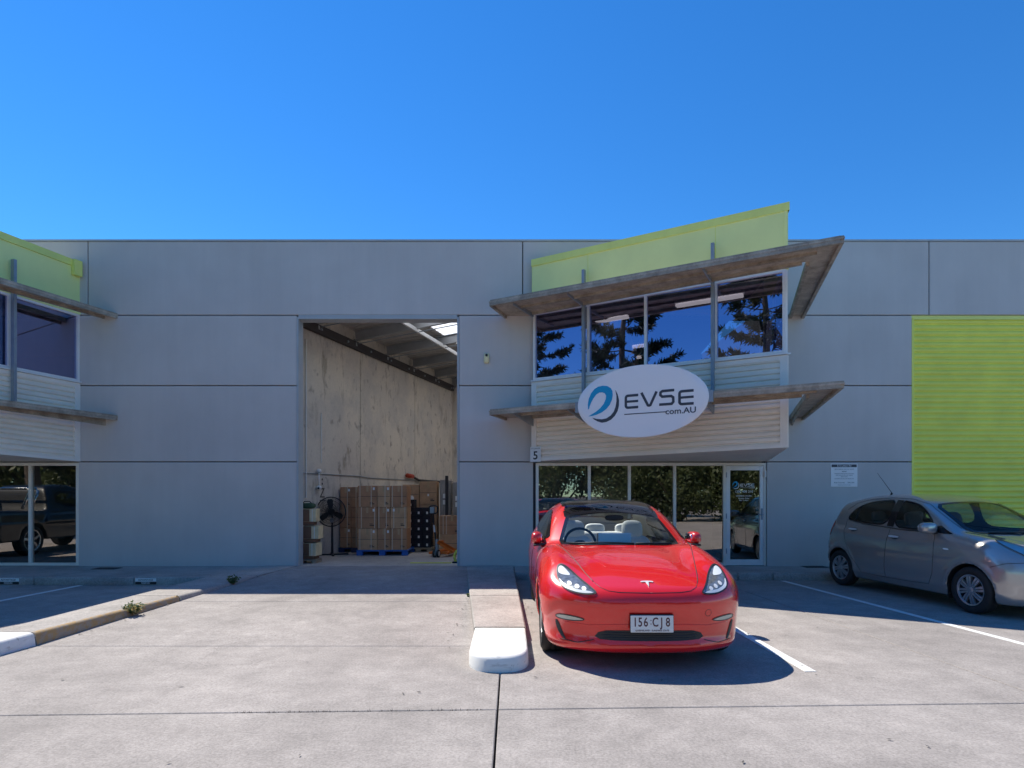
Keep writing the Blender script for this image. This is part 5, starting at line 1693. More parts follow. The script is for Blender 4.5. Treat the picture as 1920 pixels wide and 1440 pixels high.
wheel_cache = {}
def wheel(root, x, s, r, w, side, style, steer=0.0, cache=True):
    """tyre + rim; side -1 = faces -x"""
    key = (r, w, style)
    if key not in wheel_cache:
        rr = r * (0.70 if style == 'alloy' else 0.655)
        t = MB()
        hw = w / 2
        t.lathe([(rr, -hw * .86), (r * .80, -hw), (r * .90, -hw * .99), (r * .965, -hw * .86), (r, -hw * .62), (r * .997, -hw * .22), (r * .99, -hw * .20), (r * .99, -hw * .16), (r, -hw * .14), (r, hw * .14), (r * .99, hw * .16), (r * .99, hw * .20), (r * .997, hw * .22), (r, hw * .62), (r * .965, hw * .86), (r * .90, hw * .99), (r * .80, hw), (rr, hw * .86), (rr * .98, hw * .5), (rr * .98, -hw * .5), (rr, -hw * .86)], 48)
        tm = t.mesh("tyre", 'tyre', True)
        b = MB(); b.lathe([(0, hw * .30), (rr * .95, hw * .30), (rr * .99, hw * .55)], 40); bm_ = b.mesh("wheel_well", 'rim_dark', False)
        q = MB()
        q.lathe([(rr * .90, hw * .72), (rr * .93, hw * .86), (rr * 1.01, hw * .90), (rr * 1.02, hw * .80), (rr * .97, hw * .5)], 48)
        nsp = 8 if style == 'cover' else 5
        for k in range(nsp):
            a = 2 * math.pi * k / nsp + 0.2
            pairs = ((-0.5, 0.5),) if style != 'cover' else ((-0.9, -0.12), (0.12, 0.9))
            for (e0, e1) in pairs:
                vs = []
                for rad, wid, z in ((rr * .18, rr * .075, hw * .88), (rr * .5, rr * .125, hw * .92), (rr * .78, rr * .15, hw * .86), (rr * .93, rr * .14, hw * .76)):
                    for e in (e0, e1):
                        th = e * wid * (1.25 if style != 'cover' else 1.0)
                        for dz in (0, -hw * .3):
                            p = Vector((rad, th * 1.3, z + dz))
                            vs.append(Vector((p.x * math.cos(a) - p.y * math.sin(a), p.x * math.sin(a) + p.y * math.cos(a), p.z)))
                fs = []
                for i in range(3):
                    o = i * 4
                    fs += [(o, o + 4, o + 6, o + 2), (o + 1, o, o + 4, o + 5)[::-1], (o + 2, o + 3, o + 7, o + 6)[::-1]]
                q.add(vs, fs)
        q.lathe([(0, hw * .98), (rr * .10, hw * .97), (rr * .21, hw * .90), (rr * .22, hw * .5)], 24)
        rm = q.mesh("rim", 'rim', False)
        rm.polygons.foreach_set("use_smooth", [True] * len(rm.polygons)); rm.set_sharp_from_angle(angle=math.radians(35))
        wheel_cache[key] = (tm, bm_, rm)
    tm, bm_, rm = wheel_cache[key]
    # wheel is an Empty-like pivot mesh: the tyre carries rim and well
    o = link("wheel", tm, root)
    o.location = (x, s, r)
    o.rotation_euler = (math.radians(90), 0, math.radians(90 if side > 0 else -90) + steer)
    link("rim", rm, o); link("wheel_well", bm_, o)
    return o

def seat(root, name, x, s, z, mat, w=0.5, hgt=0.62, lean=0.32, head=True):
    mb = MB()
    T = Matrix.Translation((x, s, z)) @ Matrix.Rotation(-lean, 4, 'X')
    mb.sell((0, 0, hgt / 2), (w / 2, 0.085, hgt / 2), 3.2, 22, 14, T)
    o = mb.build(name, mat, root, smooth=True)
    if head:
        h = MB(); h.sell((0, -0.02, hgt + 0.06), (0.135, 0.055, 0.125), 3.0, 18, 10, T); h.build("headrest", mat, o, smooth=True)
    c = MB(); c.sell((x, s - 0.27, z + 0.02), (w / 2, 0.29, 0.09), 3.2, 20, 10); c.build("cushion", mat, o, smooth=True)
    return o

def steering(root, x, s, z, r=0.18, tilt=0.38):
    T = Matrix.Translation((x, s, z)) @ Matrix.Rotation(math.radians(90) - tilt, 4, 'X')
    mb = MB()
    mb.tube([T @ Vector((r * math.cos(2 * math.pi * k / 28), r * math.sin(2 * math.pi * k / 28), 0)) for k in range(29)], .016, 8)
    o = mb.build("steering_wheel", 'dash', root, smooth=True)
    h = MB(); h.sell((0, -0.02, 0), (.075, .055, .03), 2.6, 14, 8, T)
    for a in (0, math.pi, -math.pi / 2):
        h.beam(T @ Vector((.05 * math.cos(a), .05 * math.sin(a), 0)), T @ Vector((r * math.cos(a), r * math.sin(a), 0)), .035, .015)
    h.build("hub", 'dash', o)
    return o

# ---- red electric sedan --------------------------------------------------------------------
RED = empty("red_sedan", (1.165, 5.04, 0))
tag(RED, "glossy red electric sedan parked nose out with plate 156 CJ8", "car")
def red_field():
    T1 = spline([-.3, 0.0, .06, .14, .28, .5, .8, 1.1, 1.35, 1.6, 2.2, 3.0, 3.7, 4.2, 4.5, 4.8], [.60, .678, .700, .727, .778, .842, .905, .948, .968, .965, .955, .985, 1.03, 1.07, 1.075, 1.05])
    T2 = spline([.9, 1.1, 1.33, 1.6, 1.85, 2.05, 2.25, 2.5, 2.8, 3.1, 3.5, 3.9, 4.2, 4.6], [.74, .85, .975, 1.115, 1.235, 1.317, 1.378, 1.425, 1.443, 1.435, 1.375, 1.255, 1.13, .95])
    FZ = spline([.05, .14, .18, .215, .25, .30, .38, .48, .58, .64, .70, .8, 1.2], [.30, .12, .045, .025, .035, .050, .045, .02, 0.0, .006, .016, .045, .3])
    RZ = spline([.1, .25, .45, .7, .95, 1.06, 1.3], [4.45, 4.60, 4.66, 4.66, 4.69, 4.69, 4.5])
    WS = spline([-.2, .3, .6, .9, 1.3, 2.3, 3.4, 3.8, 4.3, 4.6, 4.8], [.87, .895, .915, .92, .918, .922, .925, .92, .88, .83, .80])
    WZ = spline([.05, .15, .22, .35, .55, .70, .82, .92, 1.0, 1.2], [-.16, -.085, -.045, -.012, 0.0, -.005, -.022, -.055, -.10, -.22])
    GW = spline([.8, .95, 1.0, 1.1, 1.25, 1.35, 1.42, 1.5], [.885, .845, .825, .775, .690, .615, .55, .47])
    def f(x, s, z):
        x = np.abs(x)
        q = np.clip(x / .92, 0, 1.3)
        plan = 0.42 * q ** 3.0
        planr = 0.30 * q ** 3.0
        bul = 0.050 * np.exp(-((x - .71) / .15) ** 2) * sstep(s, .30, .62) * (1 - sstep(s, 1.15, 1.75))
        lowc = -0.012 * np.exp(-((x - .46) / .12) ** 2) * sstep(s, .25, .6) * (1 - sstep(s, 1.1, 1.5))
        top = z - (T1(s - 0.62 * plan) - 0.030 * q ** 2 + bul + lowc)
        top = top * 0.93
        side = x - (WS(s) + WZ(z)) - 0.006 * np.exp(-((z - .62) / .035) ** 2) * 0
        front = (FZ(z) + plan - s) / np.sqrt(1 + (0.42 * 3.0 / .92 * q ** 2.0) ** 2)
        rear = (s - RZ(z) + planr) / np.sqrt(1 + (0.30 * 3.0 / .92 * q ** 2.0) ** 2)
        bot = .145 - z
        b = smax(top, side, .11)
        b = smax(b, front, .10)
        b = smax(b, rear, .06)
        b = smax(b, bot, .03)
        sw = s - 0.24 * np.clip(x / .72, 0, 1.4) ** 2.2 * (1 - sstep(s, 2.1, 2.9)) + 0.20 * np.clip(x / .7, 0, 1.4) ** 2.2 * sstep(s, 3.0, 3.8)
        gt = (z - (T2(sw) - 0.030 * np.clip(x / .6, 0, 1.5) ** 2)) * (1 - .12 * (1 - sstep(s, 2.0, 2.5)))
        gs = (x - GW(z)) * .88
        gh = smax(gt, gs, .10)
        gh = np.maximum(np.maximum(gh, .7 - z), np.maximum(1.12 - s, s - 4.45))
        v = smin(b, gh, .05)
        for (a, zc) in ((.841, .336), (3.716, .336)):
            cyl = np.hypot(s - a, z - zc) - .362
            blk = np.maximum(cyl, .56 - x)
            v = smax(v, -blk, .012)
        return v
    return f
car = Car(RED, red_field(), (-1.02, -.06, .09), (1.02, 4.78, 1.52), 0.022, 'red', ((.841, .336), (3.716, .336)), .362, .56)
ws_poly = [(-.665, 1.545), (-.55, 1.42), (-.3, 1.32), (0, 1.285), (.3, 1.32), (.55, 1.42), (.665, 1.545), (.585, 1.85), (.52, 2.10), (.3, 2.05), (0, 2.03), (-.3, 2.05), (-.52, 2.10), (-.585, 1.85)]
ws = car.glass("windscreen", 'top', ws_poly, .045, 'car_glass', 1)
rw_poly = [(-.50, 3.25), (0, 3.20), (.50, 3.25), (.60, 3.7), (.66, 4.0), (.4, 4.10), (0, 4.13), (-.4, 4.10), (-.66, 4.0), (-.60, 3.7)]
rw = car.glass("rear_window", 'top', rw_poly, .05, 'car_glass_dark', 1)
roof_poly = [(-.525, 2.09), (-.3, 2.04), (0, 2.02), (.3, 2.04), (.525, 2.09), (.555, 2.6), (.50, 3.25), (0, 3.21), (-.50, 3.25), (-.555, 2.6)]
car.patch("header_strip", 'top', round_poly([(-.55, 1.99), (-.3, 1.985), (.3, 1.985), (.55, 1.99), (.55, 2.3), (-.55, 2.3)], 1), 'frit', .0015, .04)
car.glass("roof_glass", 'top', roof_poly, .05, 'roof_glass', 1)
dlo = [(1.72, 1.0), (1.93, 1.105), (2.16, 1.205), (2.42, 1.285), (2.72, 1.318), (3.05, 1.30), (3.38, 1.235), (3.64, 1.14), (3.74, 1.08), (3.6, 1.05), (3.0, 1.01), (2.2, .985)]
for ax in ('left', 'right'):
    sg_ = car.glass("side_window", ax, dlo, .035, 'car_glass_dark', 2)
    car.seam("door_seam", ax, [(1.33, .30), (1.30, .55), (1.36, .80), (1.52, .97)], .004)
    car.seam("door_seam", ax, [(2.50, .985), (2.48, .6), (2.46, .27)], .004)
    car.seam("door_seam", ax, [(3.52, 1.03), (3.42, .75), (3.28, .45), (3.2, .27)], .004)
    p = car.patch("pillar_cover", ax, [(2.46, .99), (2.58, .99), (2.55, 1.30), (2.46, 1.29)], 'frit', .009, .05, sg_)
    for s0 in (2.28, 3.28):
        car.patch("door_handle", ax, round_poly([(s0, .835), (s0 + .2, .845), (s0 + .2, .87), (s0, .86)], 1), 'red', .008, .03)
    for s0 in (.841, 3.716):
        arch_lip(car, ax, s0, .336, .366, 'red', .17)
# front: lamps, shut lines, intake, plate, badge
hl = [(.432, .664), (.49, .712), (.555, .755), (.615, .805), (.665, .845), (.71, .862), (.745, .845), (.762, .80), (.757, .745), (.735, .70), (.68, .668), (.60, .650), (.50, .648)]
for s in (-1, 1):
    poly = round_poly([(s * a, b) for a, b in hl], 2)
    base = car.patch("headlight", 'front', poly, 'lamp_body', .003, .025)
    base["label"] = "swept headlight of the red sedan"
    car.patch("daytime_strip", 'front', round_poly([(s * a, b) for a, b in ((.46, .662), (.51, .658), (.60, .661), (.68, .680), (.725, .705), (.745, .75), (.735, .75), (.715, .722), (.67, .70), (.60, .682), (.51, .679))], 1), 'lamp_white', .006, .02, base)
    car.patch("reflector_and_glint", 'front', round_poly([(s * a, b) for a, b in ((.635, .775), (.665, .812), (.705, .848), (.735, .838), (.748, .80), (.725, .782), (.68, .776))], 2), 'lamp_white', .0055, .02, base)  # sun glint at the lamp's upper outer corner, painted as a white patch
    for cx_, cz_ in ((.66, .722), (.60, .705), (.545, .692)):
        n_ = 14
        car.patch("projector", 'front', [(s * cx_ + .019 * math.cos(2 * math.pi * k / n_), cz_ + .015 * math.sin(2 * math.pi * k / n_)) for k in range(n_)], 'badge', .0065, .015, base)
    car.ring("bezel", 'front', poly, .010, 'black', .008, base)
    fg = car.patch("fog_lamp", 'front', round_poly([(s * a, b) for a, b in ((.535, .432), (.57, .452), (.68, .466), (.775, .462), (.78, .425), (.70, .412), (.60, .416))], 1), 'fog', .004, .02)
    car.ring("bezel", 'front', round_poly([(s * a, b) for a, b in ((.535, .432), (.57, .452), (.68, .466), (.775, .462), (.78, .425), (.70, .412), (.60, .416))], 1), .008, 'black', .006, fg)
    car.patch("air_curtain", 'front', round_poly([(s * a, b) for a, b in ((.785, .405), (.76, .405), (.715, .29), (.69, .245), (.725, .255), (.765, .32))], 1), 'black', .004, .02)
    car.seam("bumper_seam", 'front', [(s * .74, .245), (s * .6, .235), (s * .47, .27)], .004, 'black')
    hy = car.hit('front', s * .455, .742, 0).y
    car.seam("hood_seam", 'front', [(s * .0, .674), (s * .26, .677), (s * .35, .686), (s * .41, .708), (s * .455, .742)], .003)
    car.seam("hood_seam", 'top', [(s * .455, hy), (s * .50, hy + .17), (s * .545, hy + .38), (s * .60, .86), (s * .66, 1.12), (s * .70, 1.30)], .0045)
    car.seam("hood_crease", 'top', [(s * .30, .50), (s * .40, .8), (s * .50, 1.15)], .002, 'red', .0)
car.patch("lower_intake", 'front', round_poly([(-.475, .280), (-.42, .352), (-.2, .358), (.2, .358), (.42, .352), (.475, .280), (.25, .268), (-.25, .268)], 1), 'black', .004, .03)
for z in (.292, .314, .336):
    w = .40 - abs(z - .31) * .8
    car.seam("intake_slat", 'front', [(-w, z), (w, z)], .0045, 'rim_dark', .006)
car.seam("bumper_crease", 'front', [(-.72, .40), (-.5, .392), (-.3, .408), (0, .412), (.3, .408), (.5, .392), (.72, .40)], .003, 'red', .0)
n_ = 18
car.seam("tow_cover", 'front', [(.50 + .028 * math.cos(2 * math.pi * k / n_), .50 + .03 * math.sin(2 * math.pi * k / n_)) for k in range(n_ + 1)], .002, 'black', 0, .01)
# plate
plate_T = frame_T((0, -.014, .425), (1, 0, 0), (0, -1, .06))
mb = MB(); mb.cbox(-.178, .178, -.070, .070, -.006, .002, .003, 0, plate_T); pl_ = mb.build("number_plate", 'plate_white', RED)
mb = MB(); mb.cbox(-.182, .182, .066, .078, -.02, -.004, .002, 0, plate_T); mb.cbox(-.182, .182, -.074, .066, -.02, -.0065, .002, 0, plate_T); mb.build("plate_holder", 'black', pl_)
for ch, u in (("1", -.140), ("5", -.098), ("6", -.052), ("C", .027), ("J", .080), ("8", .132)):
    text_obj("character", ch, .105, 'plate_ink', pl_, plate_T @ Matrix.Translation((u, .012, .003)), .0008, 'CENTER', .72, .0012)
for v in (.026, -.004):
    mb = MB(); mb.cbox(-.013, -.006, v, v + .008, .0021, .0035, .0006, 0, plate_T); mb.build("separator_dot", 'plate_ink', pl_)
text_obj("character", "QUEENSLAND - SUNSHINE STATE", .0185, 'plate_ink', pl_, plate_T @ Matrix.Translation((0, -.054, .003)), .0006, 'CENTER', 1.0, .0002)
# badge: a T-shaped emblem on the bonnet nose
bp = car.hit('top', 0, .12, .004); bq = car.hit('top', 0, .19, .004)
upv = (bq - bp).normalized()
bT = frame_T((bp + bq) / 2, (1, 0, 0), Vector((1, 0, 0)).cross(upv))
mb = MB()
SB = 1.25
flat_poly(mb, [(u * SB, v * SB) for u, v in [(-.045, .030), (-.030, .036), (0, .038), (.030, .036), (.045, .030), (.040, .018), (.022, .022), (.012, .022), (.0, -.042), (-.012, .022), (-.022, .022), (-.040, .018)]], .004, bT)
mb.build("badge", 'badge', RED)
# mirrors
for s in (-1, 1):
    # folded in against the doors
    mb = MB(); TM = Matrix.Translation((s * .885, 1.78, 1.02)) @ Matrix.Rotation(s * .12, 4, 'Z')
    mb.sell((0, 0, 0), (.062, .125, .072), 2.6, 22, 14, TM); mr = mb.build("mirror", 'inner_red', RED, smooth=True)
    mb = MB(); mb.sell((s * -.050, .012, 0), (.016, .095, .052), 3, 18, 10, TM); mb.build("mirror_glass", 'chrome', mr, smooth=True)
    mb = MB(); mb.beam((s * .80, 1.68, .955), (s * .93, 1.68, .945), .08, .022, c=.008); mb.build("mirror_arm", 'black', mr)
for s0 in (.841, 3.716):
    for s in (-1, 1):
        wheel(RED, s * .772, s0, .336, .235, s, 'alloy')
# cabin
for s in (-1, 1):
    seat(RED, "front_seat", s * .37, 2.52, .42, 'seat_white', .50, .60, .30)
mb = MB(); mb.sell((0, 3.42, .72), (.66, .10, .28), 4, 24, 12); o = mb.build("rear_seat", 'seat_white', RED, smooth=True)
for x in (-.42, 0, .42):
    mb = MB(); mb.sell((x, 3.46, 1.03), (.14, .05, .075), 3, 16, 10); mb.build("headrest", 'seat_white', o, smooth=True)
mb = MB(); mb.cbox(-.035, .035, 2.9, 3.0, .5, 1.0, .01); mb.build("belt_strap", 'dash', RED)
mb = MB(); mb.sell((0, 1.72, .80), (.72, .30, .135), 4, 28, 12); db = mb.build("dashboard", 'dash', RED, smooth=True)
mb = MB(); mb.cbox(-.70, .70, 2.0, 2.03, .80, .86, .006); mb.build("dash_trim", 'seat_white', db)
mb = MB(); mb.cbox(-.17, .21, 1.93, 1.945, .86, 1.06, .006, 0, Matrix.Translation((0, 0, 0))); sc_ = mb.build("screen", 'seat_white', RED)
mb = MB(); mb.cbox(-.17, .21, 1.9455, 1.955, .862, 1.058, .004); mb.build("screen_face", 'frit', sc_)
steering(RED, -.37, 2.02, .94)
mb = MB(); mb.add([(-.75, 1.2, .34), (.75, 1.2, .34), (.75, 3.6, .34), (-.75, 3.6, .34)], [(0, 1, 2, 3)]); mb.build("floor", 'seat_grey', RED)
for s in (-1, 1):
    mb = MB(); mb.cbox(s * .77 - .03, s * .77 + .03, 1.6, 3.6, .35, .93, .02); mb.build("door_trim", 'dash' if s > 0 else 'seat_white', RED)
mb = MB(); mb.sell((.03, 2.02, 1.235), (.11, .02, .035), 3, 18, 8); mb.build("rear_view_mirror", 'dash', RED, smooth=True)
mb = MB(); mb.tube([car.hit('top', -.55, 1.46, .012), car.hit('top', -.2, 1.36, .014), car.hit('top', .12, 1.325, .012)], .007, 6); mb.tube([car.hit('top', .55, 1.46, .012), car.hit('top', .35, 1.38, .014), car.hit('top', .14, 1.325, .012)], .007, 6); mb.build("wiper", 'black', RED, smooth=True)
car.finish()

# ---- silver hatchback -----------------------------------------------------------------------
TH = math.radians(7.5)
SIL = empty("silver_hatchback", (6.725, 6.98, 0), TH)
tag(SIL, "small silver five-door hatchback parked in front of the lime roller door", "car")
def sil_field():
    T1 = spline([-.3, 0.0, .06, .15, .3, .5, .75, 1.0, 1.3, 1.8, 2.4, 3.0, 3.5, 3.9], [.40, .60, .70, .785, .865, .925, .975, 1.005, .985, .965, .985, 1.02, 1.05, 1.05])
    T2 = spline([.4, .62, .78, .95, 1.2, 1.45, 1.65, 1.85, 2.1, 2.4, 2.8, 3.15, 3.4, 3.6, 3.85], [.80, .91, .99, 1.085, 1.225, 1.345, 1.425, 1.475, 1.510, 1.527, 1.512, 1.465, 1.41, 1.33, 1.15])
    FZ = spline([.05, .16, .2, .26, .36, .46, .56, .64, .74, .85, 1.2], [.26, .10, .045, .02, .01, 0, .0, .015, .05, .11, .3])
    RZ = spline([.1, .22, .32, .45, .62, .75, .92, 1.05, 1.2, 1.35, 1.45, 1.6], [3.52, 3.64, 3.71, 3.745, 3.75, 3.725, 3.69, 3.66, 3.60, 3.52, 3.42, 3.2])
    WS = spline([-.2, .3, .6, 1.0, 1.8, 2.6, 3.2, 3.5, 3.8], [.79, .822, .838, .842, .845, .847, .845, .825, .79])
    WZ = spline([.05, .15, .22, .32, .5, .68, .82, .94, 1.02, 1.2], [-.13, -.07, -.035, -.012, 0.0, -.004, -.022, -.052, -.085, -.2])
    GW = spline([.8, .95, 1.02, 1.12, 1.25, 1.38, 1.47, 1.55], [.815, .785, .768, .735, .685, .622, .56, .47])
    def f(x, s, z):
        x = np.abs(x)
        q = np.clip(x / .845, 0, 1.3)
        plan = 0.44 * q ** 2.8
        planr = 0.16 * q ** 3.2
        bul = 0.045 * np.exp(-((x - .66) / .16) ** 2) * sstep(s, .35, .65) * (1 - sstep(s, 1.0, 1.5))
        top = (z - (T1(s - 0.6 * plan) - 0.045 * q ** 2 + bul)) * .92
        side = x - (WS(s) + WZ(z)) - .008 * np.exp(-((z - .30) / .05) ** 2)
        for (a, zc) in ((.80, .295), (3.26, .295)):
            side = side - .014 * np.exp(-((np.hypot(s - a, z - zc) - .37) / .035) ** 2) * sstep(z, .15, .4)
        front = (FZ(z) + plan - s) / np.sqrt(1 + (0.44 * 2.8 / .845 * q ** 1.8) ** 2)
        rear = (s - RZ(z) + planr) / np.sqrt(1 + (0.16 * 3.2 / .845 * q ** 2.2) ** 2 + .02)
        b = smax(top, side, .10)
        b = smax(b, front, .08)
        b = smax(b, rear, .07)
        b = smax(b, .17 - z, .03)
        sw = s - 0.20 * np.clip(x / .68, 0, 1.4) ** 2.2 * (1 - sstep(s, 1.6, 2.4))
        gt = (z - (T2(sw) - 0.026 * np.clip(x / .6, 0, 1.5) ** 2)) * .92
        gs = (x - GW(z) + 0.05 * sstep(s, 2.6, 3.6)) * .92
        gh = smax(gt, gs, .085)
        gh = smax(gh, rear, .06)
        gh = np.maximum(np.maximum(gh, .7 - z), .60 - s)
        v = smin(b, gh, .045)
        for (a, zc) in ((.80, .297), (3.26, .297)):
            cyl = np.hypot(s - a, z - zc) - .338
            v = smax(v, -np.maximum(cyl, .54 - x), .012)
        return v
    return f
car = Car(SIL, sil_field(), (-.96, -.06, .1), (.96, 3.84, 1.6), 0.022, 'silver', ((.80, .297), (3.26, .297)), .338, .54)
ws_poly = [(-.62, 1.03), (-.5, .90), (-.28, .80), (0, .765), (.28, .80), (.5, .90), (.62, 1.03), (.585, 1.35), (.54, 1.66), (.3, 1.62), (0, 1.60), (-.3, 1.62), (-.54, 1.66), (-.585, 1.35)]
ws = car.glass("windscreen", 'top', ws_poly, .05, 'car_glass', 1)
front_w = [(1.40, 1.01), (1.44, 1.13), (1.62, 1.27), (1.80, 1.37), (2.02, 1.415), (2.14, 1.425), (2.17, 1.03), (1.8, 1.005)]
quarter = [(1.10, .985), (1.18, 1.01), (1.36, 1.11), (1.37, 1.0), (1.25, .98)]
rear_w = [(2.26, 1.04), (2.24, 1.43), (2.5, 1.425), (2.8, 1.395), (3.02, 1.325), (3.17, 1.22), (3.22, 1.12), (3.12, 1.085), (2.7, 1.055)]
for ax in ('left', 'right'):
    w1 = car.glass("side_window", ax, front_w, .022, 'car_glass_dark', 2)
    w2 = car.glass("side_window", ax, rear_w, .022, 'car_glass_dark', 2)
    car.patch("quarter_panel", ax, round_poly(quarter, 1), 'frit', .006, .03)
    car.patch("pillar_cover", ax, [(2.145, 1.03), (2.275, 1.04), (2.25, 1.425), (2.13, 1.42)], 'frit', .007, .03)
    car.seam("window_bar", ax, [(3.0, 1.09), (2.98, 1.33)], .009, 'black', .006, .03, w2)
    car.seam("door_seam", ax, [(1.40, 1.40 - .40), (1.36, .92), (1.345, .70), (1.36, .45), (1.42, .30)], .0035)
    car.seam("door_seam", ax, [(2.20, 1.02), (2.22, .7), (2.24, .42), (2.22, .29)], .0035)
    car.seam("door_seam", ax, [(3.23, 1.10), (3.21, .95), (3.12, .75), (2.98, .55), (2.82, .38), (2.74, .29)], .0035)
    car.seam("door_seam", ax, [(1.42, .29), (1.8, .275), (2.4, .275), (2.76, .29)], .004)
    car.seam("roof_edge_seam", ax, [(1.12, 1.06), (1.42, 1.23), (1.7, 1.375), (2.0, 1.445), (2.4, 1.462), (2.8, 1.44), (3.12, 1.37), (3.3, 1.26)], .0045)
    car.seam("window_trim", ax, [(1.40, .995), (1.9, .995), (2.3, 1.02), (2.8, 1.05), (3.2, 1.10)], .009, 'black', .003)
    car.seam("waist_crease", ax, [(1.5, .80), (2.2, .79), (2.9, .82)], .002, 'silver', 0)
    for s0, z0 in ((2.07, .885), (2.98, .945)):
        h = car.patch("door_handle", ax, round_poly([(s0 - .10, z0 - .016), (s0 + .10, z0 - .012), (s0 + .10, z0 + .016), (s0 - .10, z0 + .013)], 2), 'badge', .022, .025)
        car.patch("handle_recess", ax, round_poly([(s0 - .07, z0 - .03), (s0 + .07, z0 - .03), (s0 + .075, z0 + .028), (s0 - .07, z0 + .028)], 2), 'rim_dark', .003, .025, h)
    car.patch("side_repeater", ax, round_poly([(1.10, .775), (1.19, .78), (1.19, .80), (1.10, .797)], 2), 'lamp_white', .006, .02)
    for s0 in (.80, 3.26):
        arch_lip(car, ax, s0, .297, .341, 'silver', .19)
    sg = -1 if ax == 'left' else 1
    tl = car.patch("tail_light", ax, round_poly([(3.56, .80), (3.66, .84), (3.62, 1.05), (3.54, 1.10), (3.50, .98)], 2), 'red_plastic', .006, .03)
    car.seam("bumper_seam", ax, [(.51, .62), (.36, .68), (.22, .70)], .0035)
    car.seam("bumper_seam", ax, [(3.53, .60), (3.6, .72), (3.66, .80)], .0035)
hlp = [(.30, .69), (.36, .765), (.43, .84), (.52, .905), (.60, .945), (.655, .945), (.665, .90), (.645, .84), (.60, .77), (.52, .70), (.42, .665)]
for s in (-1, 1):
    poly = round_poly([(s * a, b) for a, b in hlp], 2)
    base = car.patch("headlight", 'front', poly, 'badge', .003, .025)
    base["label"] = "large teardrop headlight of the silver hatchback"
    for cx_, cz_, r_ in ((.46, .74, .062), (.565, .83, .052)):
        car.patch("reflector_and_glint", 'front', [(s * cx_ + r_ * math.cos(2 * math.pi * k / 20), cz_ + r_ * .8 * math.sin(2 * math.pi * k / 20)) for k in range(20)], 'lamp_white', .006, .02, base)
    car.patch("lens", 'front', poly, 'lamp_glass', .011, .03, base)
    car.ring("bezel", 'front', poly, .009, 'black', .007, base)
    fgp = round_poly([(s * .40, .33), (s * .62, .40), (s * .60, .32), (s * .44, .27)], 2)
    car.patch("fog_recess", 'front', fgp, 'rim_dark', .004, .03)
    car.seam("hood_seam", 'top', [(s * .0, .10), (s * .28, .13), (s * .36, .2), (s * .44, .33), (s * .53, .55), (s * .62, .85), (s * .66, 1.02)], .004)
    car.seam("hood_crease", 'top', [(s * .20, .2), (s * .34, .5), (s * .42, .75)], .0025, 'silver', 0)
car.patch("upper_grille", 'front', round_poly([(-.28, .62), (-.3, .68), (.3, .68), (.28, .62)], 1), 'black', .004, .03)
car.patch("lower_grille", 'front', round_poly([(-.36, .25), (-.42, .42), (.42, .42), (.36, .25)], 1), 'black', .004, .03)
mb = MB(); mb.cbox(-.186, .186, -.022, -.012, .45, .58, .003); mb.build("number_plate", 'plate_white', SIL)
for s in (-1, 1):
    mb = MB(); TM = Matrix.Translation((s * .905, 1.36, 1.055)) @ Matrix.Rotation(s * -.12, 4, 'Z')
    mb.sell((0, 0, 0), (.125, .075, .078), 2.9, 22, 14, TM); mr = mb.build("mirror", 'silver', SIL, smooth=True)
    mb = MB(); mb.sell((0, .064, 0), (.10, .016, .058), 3, 18, 10, TM); mb.build("mirror_glass", 'chrome', mr, smooth=True)
    mb = MB(); mb.beam((s * .76, 1.37, 1.0), (s * .87, 1.36, .995), .07, .04, c=.012); mb.build("mirror_arm", 'black', mr)
for s0 in (.80, 3.26):
    for s in (-1, 1):
        wheel(SIL, s * .735, s0, .297, .18, s, 'cover', 0.0)
        if s0 < 1:
            mb = MB(); mb.cbox(s * .735 - .09, s * .735 + .09, s0 + .325, s0 + .335, .14, .33, .004); mb.build("mudflap", 'black', SIL)
for s in (-1, 1):
    seat(SIL, "front_seat", s * .34, 2.12, .50, 'seat_grey', .48, .58, .25)
mb = MB(); mb.sell((0, 2.98, .80), (.60, .10, .30), 4, 24, 12); o = mb.build("rear_seat", 'seat_grey', SIL, smooth=True)
for x in (-.34, .34):
    mb = MB(); mb.sell((x, 2.98, 1.16), (.12, .045, .085), 3, 16, 10); mb.build("headrest", 'seat_grey', o, smooth=True)
mb = MB(); mb.sell((0, 1.12, .86), (.66, .36, .15), 4, 28, 12); mb.build("dashboard", 'dash', SIL, smooth=True)
steering(SIL, -.34, 1.55, .98, .175)
mb = MB(); mb.add([(-.7, .9, .36), (.7, .9, .36), (.7, 3.5, .36), (-.7, 3.5, .36)], [(0, 1, 2, 3)]); mb.build("floor", 'seat_grey', SIL)
for s in (-1, 1):
    mb = MB(); mb.cbox(s * .72 - .025, s * .72 + .025, 1.3, 3.3, .37, .96, .02); mb.build("door_trim", 'seat_grey', SIL)
ab = car.hit('top', -.0, 1.82, 0)
rp = car.hit('top', -.28, 2.78, .0)
mb = MB(); mb.tube([rp, rp + Vector((0, -.02, .03))], .016, 8); mb.tube([rp + Vector((0, -.02, .03)), rp + Vector((-.015, .28, .36))], [.005, .003], 6); mb.build("antenna", 'black', SIL, smooth=True)
mb = MB(); mb.tube([car.hit('top', -.45, .90, .012), car.hit('top', -.1, .80, .02), car.hit('top', .3, .86, .014)], .008, 6); mb.build("wiper", 'black', SIL, smooth=True)
car.finish()
